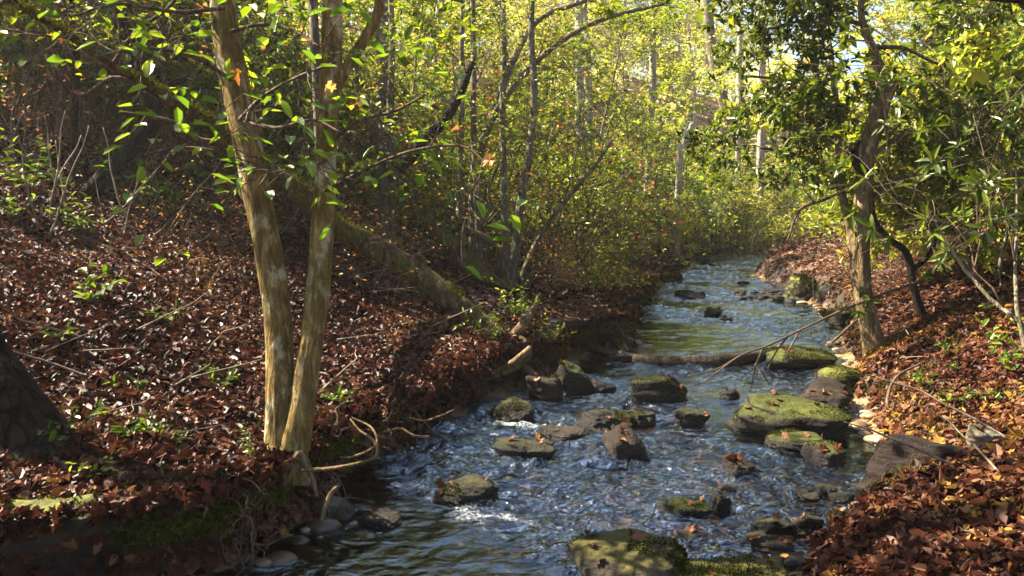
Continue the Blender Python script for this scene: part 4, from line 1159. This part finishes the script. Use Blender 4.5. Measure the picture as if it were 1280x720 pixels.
# fern on the brown ledge
P = at(1222, 612, 5.0)
t = thing('fern', 'small green fern on the brown rock ledge', 'fern', P)
for k, (dx, dy, dz) in enumerate(((-.16, -.05, .06), (-.10, .05, .12), (.12, -.04, .08))):
    pts = np.array([[0, 0, 0], [dx * .5, dy * .5, dz], [dx, dy, dz * .9], [dx * 1.4, dy * 1.4, dz * .3]])
    pp, rr = smooth_path(pts, [.002, .002, .0015, .001], 7)
    tn = unit(np.gradient(pp, axis=0)); sd_ = unit(np.cross(tn, [0, 0, 1]))
    Pq = np.vstack([pp, pp]); Aq = np.vstack([sd_ + tn * .3, -sd_ + tn * .3])
    ll = np.interp(np.linspace(0, 1, len(pp)), [0, .3, 1], [.03, .045, .008])
    V1, f1 = tubes([(pp, rr)], 4)
    fr_ = obj('frond', leaf_mesh('frond', Pq, Aq, np.tile([0, 0, 1.], (len(Pq), 1)), np.concatenate([ll, ll]), np.full(len(Pq), .014), g.random(len(Pq)), M_LEAF_BRIGHT), t)

# the old trunk at the frame edge
lp = trunk_path([(46, 640, 240, 4.25), (38, 600, 165, 4.25), (22, 556, 112, 4.25), (-4, 500, 86, 4.25), (-38, 440, 76, 4.25), (-75, 360, 70, 4.25), (-112, 250, 66, 4.25), (-150, 80, 60, 4.25), (-180, -120, 52, 4.25), (-200, -420, 36, 4.25)], n=10)
t = thing('old_tree', 'thick dark trunk with flared foot cut by the frame edge', 'tree', lp[0][0])
part_tube('trunk', t, lp, bark_material('old_bark', (.006, .004, .003), (.020, .013, .008), (.045, .031, .019), moss=.4, bump=1., scale=20, fissure=.9), 40, .16, 91)
out = twigs_from(R_(38), lp, 8, 2.0, .015, CROWN, (.75, 1.), .1)
add_foliage(t, out, M_TWIG, M_LEAF_MID, R_(39), 'spray', 4, .1, .055, .05)

# ------------------------------------------------------------------ logs, sticks and roots


def stick(label, spec, mat, name='stick', cat='stick', sides=10, knob=.14, seed=0, group=None):
    lp = trunk_path(spec, n=6)
    P, W = lp
    o = obj(name, tube_mesh(name, [(P - P[0], W)], mat, sides, knob, seed), None, P[0])
    return tag(o, label, cat, group)


stick('mossy fallen log lying along the leaf slope behind the twin trunk tree', gspec([(150, 240, 12), (200, 250, 14), (250, 262, 15), (300, 270, 15), (345, 283, 16), (390, 292, 17), (430, 300, 13), (470, 312, 8)]), M_BARK_MOSS, 'fallen_log', 'log', 18, .16, 5)
lg = [on_z(792, 450, .03), on_z(850, 452, .05), on_z(905, 451, .06), on_z(945, 446, .05), on_z(978, 441, .0)]
P, W = smooth_path(lg, [.06, .072, .07, .058, .035], 7)
tag(obj('sunken_log', tube_mesh('sunken_log', [(P - P[0], W)], bark_material('wet_log', (.012, .008, .006), (.036, .026, .020), (.08, .062, .05), bump=.8, scale=18), 18, .14, 7), None, P[0]), 'dark wet log lying across the stream and holding back the calm reach', 'log')
stick('curved pale branch lying on the leaves near the old trunk', gspec([(62, 488, 9), (85, 486, 10), (110, 492, 10), (130, 496, 8), (133, 504, 6)], .05), M_ROOT, 'fallen_branch', 'branch', seed=8)
stick('long thin stick slanting over the sunny leaf bank', gspec([(690, 366, 5), (730, 386, 5), (770, 405, 4)], .05) + [(793, 447, 3, 10.4)], M_TWIG, seed=9)
stick('thin dead branch lying on leaves behind the twin trunk tree', gspec([(398, 470, 4), (440, 455, 5), (490, 432, 5), (530, 415, 4)], .06), M_STALK, seed=10)
stick('forked twig lying on the dark leaves near the little plant', gspec([(40, 440, 4), (75, 428, 4), (110, 410, 3), (140, 395, 3)], .06), M_TWIG, seed=12)
stick('thin curved root hanging over the leaf pile beside the moss block', [(1112, 530, 5, 6.6), (1110, 495, 4, 6.7), (1122, 470, 3.5, 6.9), (1150, 455, 3, 7.)], M_TWIG, 'root', 'root', seed=13)
stick('grey twig propped against the stones below the moss block', [(1088, 552, 3, 6.4), (1105, 540, 3, 6.5), (1118, 526, 2, 6.6)], M_TWIG, seed=14)
stick('short pale stick on the leaves of the upper far bank', gspec([(1205, 440, 4), (1210, 420, 4), (1206, 408, 3)], .05), M_STALK, seed=15)
stick('dark overhanging branch crossing the top corner of the view', [(1320, 6, 7, 5.), (1250, -2, 8, 5.), (1180, -8, 6, 5.)], M_BARK_DARK, 'overhanging_branch', 'branch', seed=16)
stick('pale leaning stick above the far water', [(962, 337, 4, 24), (972, 322, 4, 24), (985, 312, 4, 24)], M_STALK, seed=17)
stick('dead branch lying on the brushy edge of the leaf bank', gspec([(640, 330, 4), (680, 318, 4), (730, 312, 4), (790, 305, 3)], .3), M_TWIG, seed=18)
# bare branch over the water
g = R_(40)
main = trunk_path([(1150, 352, 7, 8.6), (1110, 365, 6, 8.5), (1060, 385, 6, 8.3), (1010, 408, 5, 8.1), (960, 432, 4.5, 7.9), (925, 445, 4, 7.8), (880, 478, 3, 7.6)], n=6)
t = thing('bare_branch', 'long bare branch with hanging twigs reaching out over the water', 'branch', main[0][0])
main = (main[0], main[1] * .6); part_tube('branch', t, main, M_TWIG, 8, .08, 3)
for i_, sp in enumerate([[(955, 434, 3, 7.9), (944, 460, 2.5, 7.8), (938, 490, 1.5, 7.7)], [(944, 455, 2.5, 7.85), (955, 470, 2, 7.8), (962, 480, 1.5, 7.8)], [(985, 420, 3, 8.), (970, 440, 2, 7.9), (960, 460, 1.5, 7.85)], [(925, 445, 2.5, 7.8), (895, 462, 2, 7.7), (860, 470, 1.5, 7.6)], [(1000, 412, 3, 8.1), (985, 440, 2, 8.)]]):
    part_tube('twig', t, trunk_path(sp, n=5), M_TWIG, 6, .05, 4 + i_)
stick('straight stick leaning from the water against the mossy bank', [(1040, 428, 3.5, 9.4), (1060, 410, 3.5, 9.2), (1076, 396, 3, 9.)], M_TWIG, seed=19)

# bare roots on the cut bank
ROOTS = [
    ('pale curling root loop hanging from the bank near the mossy boulder', [(180, 668, 7, 3.75), (215, 648, 9, 3.8), (240, 632, 10, 3.85), (258, 636, 9, 3.85), (246, 652, 7, 3.8), (225, 660, 5, 3.75)]),
    ('long pale root running down the bank face to the water', [(140, 680, 6, 3.7), (175, 664, 8, 3.75), (205, 646, 9, 3.8), (222, 626, 7, 3.9), (226, 600, 5, 4.0)]),
    ('short upright root stub in the sunlit bank', [(208, 640, 9, 3.9), (212, 620, 9, 3.9), (216, 606, 7, 3.95)]),
    ('thick root arching out below the twin trunk tree', [(376, 588, 10, 4.35), (410, 586, 9, 4.3), (445, 580, 8, 4.3), (470, 570, 8, 4.4), (468, 552, 7, 4.5), (450, 538, 5, 4.6), (438, 524, 4, 4.7)]),
    ('forked root looping over the dark bank beside the twin trunk tree', [(425, 572, 5, 4.5), (445, 570, 6, 4.5), (470, 556, 6, 4.55), (465, 535, 5, 4.7), (440, 522, 4, 4.8)]),
    ('root running along the bank top beyond the twin trunk tree', [(480, 540, 5, 5.), (500, 536, 6, 5.1), (518, 545, 6, 5.1), (536, 546, 5, 5.2)]),
    ('thin pale root wriggling along the shaded bank', [(512, 522, 3, 5.4), (530, 526, 4, 5.5), (550, 520, 4, 5.6), (568, 512, 3, 5.7)]),
    ('root hook curling out of the bank near the pale stone', [(300, 604, 6, 4.2), (284, 600, 7, 4.2), (276, 614, 6, 4.15), (290, 630, 5, 4.1)]),
    ('old root stub slanting into the water beside the pale stone', [(402, 650, 11, 4.2), (412, 620, 12, 4.25), (424, 606, 9, 4.3)]),
    ('sawn looking pale root end sticking out above the dark hollow', [(590, 480, 5, 7.9), (612, 470, 8, 7.85), (634, 458, 9, 7.8), (650, 446, 9, 7.7), (663, 434, 7, 7.7)]),
]
for k, (lab, sp) in enumerate(ROOTS):
    stick(lab, [(q[0], q[1], q[2] * (.52 if k < 9 else 1), q[3]) for q in sp], M_ROOT, 'root', 'root', 12, .22, 120 + k)
g = R_(41)
protos_r = []
for j in range(6):
    pths = []
    pts = [np.zeros(3)]; d_ = unit(np.array([.6, -.5, -.35]) + .3 * g.standard_normal(3))
    for q in range(9):
        d_ = unit(d_ + .55 * g.standard_normal(3) + np.array([0, 0, -.12])); pts.append(pts[-1] + d_ * .055)
    pths.append(smooth_path(pts, np.linspace(.0075, .0015, 10), 4))
    for br in (3, 5, 7):
        p2 = [pts[br]]; e_ = unit(d_ + .9 * g.standard_normal(3))
        for q in range(5):
            e_ = unit(e_ + .5 * g.standard_normal(3) + np.array([0, 0, -.15])); p2.append(p2[-1] + e_ * .035)
        pths.append(smooth_path(p2, np.linspace(.0038, .001, 6), 3))
    protos_r.append(tube_mesh('rootlet', pths, M_ROOT if j % 3 == 0 else M_TWIG, 6, .2, j))
for k in range(104):
    if k < 54: P = at(g.uniform(170, 420) if k < 24 else g.uniform(390, 600), g.uniform(596, 650) if k < 24 else g.uniform(520, 575), 4.0); y_ = P[1] + (0 if k < 24 else g.uniform(.4, 1.6))
    else: y_ = g.uniform(4.5, 12.0)
    x_ = float(Lx(y_)) + g.uniform(-.22, .06); z_ = g.uniform(.16, .46)
    o = obj('rootlet', protos_r[k % 6], None, (x_, y_, z_))
    o.rotation_euler = (g.uniform(-.6, .6), g.uniform(-.6, .6), g.uniform(-1.2, 1.2)); o.scale = (g.uniform(.4, 1.0),) * 3
    tag(o, 'thin bare rootlet dangling from the dark cut bank', 'root', 'rootlets on the cut bank')
for k in range(70):
    px, py = (g.uniform(0, 620), g.uniform(250, 560)) if k < 50 else (g.uniform(1100, 1280), g.uniform(360, 640))
    P, d = on_ground(px, py)
    if P[2] < .15: continue
    if k == 0:
        pts = [np.zeros(3)]; d_ = np.array([1., 0, .08])
        for q in range(6):
            d_ = unit(d_ + .18 * g.standard_normal(3)); d_[2] = abs(d_[2]) * .3; pts.append(pts[-1] + d_ * .09)
        P_, W_ = smooth_path(pts, np.linspace(.006, .002, 7), 3)
        tw = tube_mesh('fallen_twig', [(P_, W_)], M_STALK, 6, .1, 2)
    o = obj('fallen_twig', tw, None, P + np.array([0, 0, .03])); o.rotation_euler = (g.uniform(-.2, .2), g.uniform(-.5, .1), g.uniform(0, 6.28)); o.scale = (g.uniform(.5, 1.7),) * 3
    tag(o, 'thin fallen twig lying on the leaf litter', 'twig', 'twigs on the leaf litter')
# pale dead stalks standing on the slope
g = R_(42)
st = None
for k in range(70):
    px, py = g.uniform(0, 520), g.uniform(170, 300)
    P, d = on_ground(px, py)
    if st is None:
        pts = [np.zeros(3)]; d_ = np.array([.15, 0, 1.])
        for q in range(6):
            d_ = unit(d_ + .14 * g.standard_normal(3)); pts.append(pts[-1] + d_ * .13)
        P_, W_ = smooth_path(pts, np.linspace(.008, .003, 7), 3)
        st = tube_mesh('dead_stalk', [(P_, W_)], M_STALK, 6, .1, 3)
    o = obj('dead_stalk', st, None, P - np.array([0, 0, .03])); o.rotation_euler = (g.uniform(-.5, .5), g.uniform(-.5, .5), g.uniform(0, 6.28)); o.scale = (g.uniform(.6, 1.6),) * 3
    tag(o, 'thin pale dead stalk standing on the brushy slope', 'stalk', 'dead stalks on the slope')

# moss and sedge tufts along the lips of the banks and on damp ground: ground cover
g = R_(51)
n = 5200
y_ = np.concatenate([3.3 + 16 * g.random(n) ** 1.5, 4.3 + 18 * g.random(n // 2) ** 1.5]); left_ = np.arange(len(y_)) < n
x_ = np.where(left_, Lx(y_) - np.abs(g.normal(0, .16, len(y_))) + .05, Rx(y_) + .12 + np.abs(g.normal(0, .25, len(y_))))
ok = fbm(x_ * 1.6, y_ * 1.6, 0, 95, 3) > -.05
x_, y_ = x_[ok], y_[ok]
m = len(x_); rep_ = 9
P = np.stack([x_, y_, np.maximum(ground(x_, y_), np.where(left_[ok], .30, .03))], -1).repeat(rep_, 0) + .025 * g.standard_normal((m * rep_, 3))
A = g.standard_normal((m * rep_, 3)) * .9 + np.array([.1, -.2, .6])
o = obj('moss', leaf_mesh('moss', P, A, g.standard_normal((m * rep_, 3)), .030 * g.uniform(.4, 1.6, m * rep_), .008 * g.uniform(.6, 1.8, m * rep_), g.random(m * rep_), M_MOSS))
tag(o, 'moss and sedge growing along the stream banks', None, None, 'stuff')
# ------------------------------------------------------------------ leaves lying on the rocks
bpy.context.view_layer.update()
g = R_(43)
dg = bpy.context.evaluated_depsgraph_get()
Pl, Nl = [], []
for o in [o for o in C.objects if o.name.startswith('rock') and o.data.materials[0] in (M_ROCK_MOSS, M_ROCK_GREEN, M_ROCK_FORE, M_ROCK_DARK)]:
    me = o.data; nv = len(me.vertices); mw = np.array(o.matrix_world)
    co = np.empty(nv * 3, np.float32); me.vertices.foreach_get('co', co); co = co.reshape(-1, 3)
    no = np.empty(nv * 3, np.float32); me.vertices.foreach_get('normal', no); no = no.reshape(-1, 3)
    W = co @ mw[:3, :3].T + mw[:3, 3]; Nw = unit(no @ mw[:3, :3].T)
    dens = {'mossy_stone': .05, 'green_mossy_stone': -.35, 'foreground_mossy_stone': .0, 'wet_dark_stone': .35}[me.materials[0].name]
    f = fbm(W[:, 0] * 3.2, W[:, 1] * 3.2, W[:, 2] * 3.2, 97, 3)
    w = np.where((Nw[:, 2] > .35) & (W[:, 2] > .05) & (f > dens), 1., 0.)
    if w.sum() < 30: continue
    dist = max(o.location.y, 3.5); area = o.dimensions.x * o.dimensions.y
    m = int(min(5200, 11000 * area * min(1, (6 / dist)) * w.mean() * 4))
    idx = g.choice(nv, m, p=w / w.sum())
    sp = .5 * math.sqrt(area / max(w.sum(), 1))
    Pm = co[idx] + sp * g.standard_normal((m, 3)) * (1 - np.abs(no[idx])) * .8
    Am = no[idx] + .8 * g.standard_normal((m, 3))
    obj('moss', leaf_mesh('moss', Pm - no[idx] * .003, Am, g.standard_normal((m, 3)), .014 * g.uniform(.5, 1.5, m) * max(1, dist / 7), .006 * max(1, dist / 7) * g.uniform(.6, 1.5, m), g.random(m) * (.4 + .6 * (f[idx] > dens + .25)), M_MOSS), o)['kind'] = 'stuff'
for o, thr in ((leaning_trunk, .05), (bpy.data.objects['fallen_log'], -.1)):
    me = o.data; nv = len(me.vertices); mw = np.array(o.matrix_world)
    co = np.empty(nv * 3, np.float32); me.vertices.foreach_get('co', co); co = co.reshape(-1, 3)
    no = np.empty(nv * 3, np.float32); me.vertices.foreach_get('normal', no); no = no.reshape(-1, 3)
    W = co @ mw[:3, :3].T + mw[:3, 3]
    w = ((no[:, 2] > .25) & (fbm(W[:, 0] * 2.5, W[:, 1] * 2.5, W[:, 2] * 2.5, 98, 3) > thr)).astype(float)
    m = 6000; idx = g.choice(nv, m, p=w / w.sum())
    Pm = co[idx] + .05 * g.standard_normal((m, 3)) * (1 - np.abs(no[idx])) - no[idx] * .004
    obj('moss', leaf_mesh('moss', Pm, no[idx] + .7 * g.standard_normal((m, 3)), g.standard_normal((m, 3)), .026 * g.uniform(.5, 1.6, m), .010 * g.uniform(.6, 1.5, m), .3 + .7 * g.random(m), M_MOSS), o)['kind'] = 'stuff'
for o in [o for o in C.objects if o.name.startswith('rock')]:
    big = max(o.dimensions)
    for k in range(int(3 + 9 * big)):
        if g.random() < .35: continue
        x_, y_ = o.location.x + g.uniform(-.5, .5) * o.dimensions.x * .8, o.location.y + g.uniform(-.5, .5) * o.dimensions.y * .8
        mi = o.matrix_world.inverted()
        ok, loc, nor, _ = o.ray_cast(mi @ Vector((x_, y_, 3)), (mi.to_3x3() @ Vector((0, 0, -1))).normalized())
        if ok:
            w = o.matrix_world @ loc
            nn = (o.matrix_world.to_3x3() @ nor).normalized()
            if w.z > .03 and nn.z > .5: Pl.append([w.x, w.y, w.z + .008]); Nl.append(list(nn))
Pl = np.array(Pl); Nl = np.array(Nl); m = len(Pl)
o = obj('fallen_leaves', lobed_mesh('fallen_leaves_stones', Pl, g.standard_normal((m, 3)), Nl + .2 * g.standard_normal((m, 3)), .07 * g.uniform(.6, 1.3, m), np.clip(g.random(m) * .6 + .4, 0, 1), g.uniform(0, .8, m), M_DEAD, 9))
tag(o, 'odd fallen leaves lying on the stream stones', None, None, 'stuff')

# ------------------------------------------------------------------ the hazy air of the valley
hz = bpy.data.materials.new('valley_haze'); hz.use_nodes = True
nt = hz.node_tree; nt.nodes.clear()
pv = nt.nodes.new('ShaderNodeVolumePrincipled'); pv.inputs['Color'].default_value = (1, .96, .86, 1)
pv.inputs['Density'].default_value = .0008; pv.inputs['Anisotropy'].default_value = .3
ho = nt.nodes.new('ShaderNodeOutputMaterial'); nt.links.new(pv.outputs[0], ho.inputs['Volume'])
bx = np.array([[x, y, z] for z in (-1.4, 46) for y in (-16, 162) for x in (-106, 190)], float)
tag(obj('haze', make_mesh('haze', bx, [np.array([[0, 2, 3, 1], [4, 5, 7, 6], [0, 1, 5, 4], [2, 6, 7, 3], [0, 4, 6, 2], [1, 3, 7, 5]])], None, False, [hz])), 'thin sunlit haze in the valley air', None, None, 'stuff')

# ------------------------------------------------------------------ light, sky, camera
SUN_AZ, SUN_EL = math.radians(-73), math.radians(47)       # azimuth from +Y, negative = to the west of the view
sd = Vector((math.sin(SUN_AZ) * math.cos(SUN_EL), math.cos(SUN_AZ) * math.cos(SUN_EL), math.sin(SUN_EL)))
L = bpy.data.lights.new('sun', 'SUN'); L.energy = 5.0; L.angle = math.radians(.5); L.color = (1, .89, .70)
lo = bpy.data.objects.new('sun', L); C.objects.link(lo)
lo.rotation_euler = (-sd).to_track_quat('-Z', 'Y').to_euler()
w = bpy.data.worlds.new('World'); bpy.context.scene.world = w; w.use_nodes = True
nt = w.node_tree; nt.nodes.clear()
sky = nt.nodes.new('ShaderNodeTexSky'); sky.sky_type = 'NISHITA'; sky.sun_disc = False
sky.sun_elevation = SUN_EL; sky.sun_rotation = SUN_AZ; sky.ozone_density = 4.5; sky.dust_density = 2
bg = nt.nodes.new('ShaderNodeBackground'); bg.inputs[1].default_value = .05
wo = nt.nodes.new('ShaderNodeOutputWorld')
nt.links.new(sky.outputs[0], bg.inputs[0]); nt.links.new(bg.outputs[0], wo.inputs[0])
cam = bpy.data.cameras.new('camera'); cam.lens = 36 * F / 1280; cam.sensor_width = 36; cam.clip_end = 600
co = bpy.data.objects.new('camera', cam); C.objects.link(co)
co.location = (0, 0, CAMZ); co.rotation_euler = (PI / 2 - PITCH, 0, 0)
sc = bpy.context.scene; sc.camera = co
sc.view_settings.view_transform = 'Standard'; sc.view_settings.look = 'None'
sc.view_settings.exposure = 2.75; sc.view_settings.gamma = 1
sc.cycles.max_bounces = 8; sc.cycles.diffuse_bounces = 3; sc.cycles.glossy_bounces = 3; sc.cycles.transmission_bounces = 4; sc.cycles.transparent_max_bounces = 6
sc.cycles.sample_clamp_indirect = 6
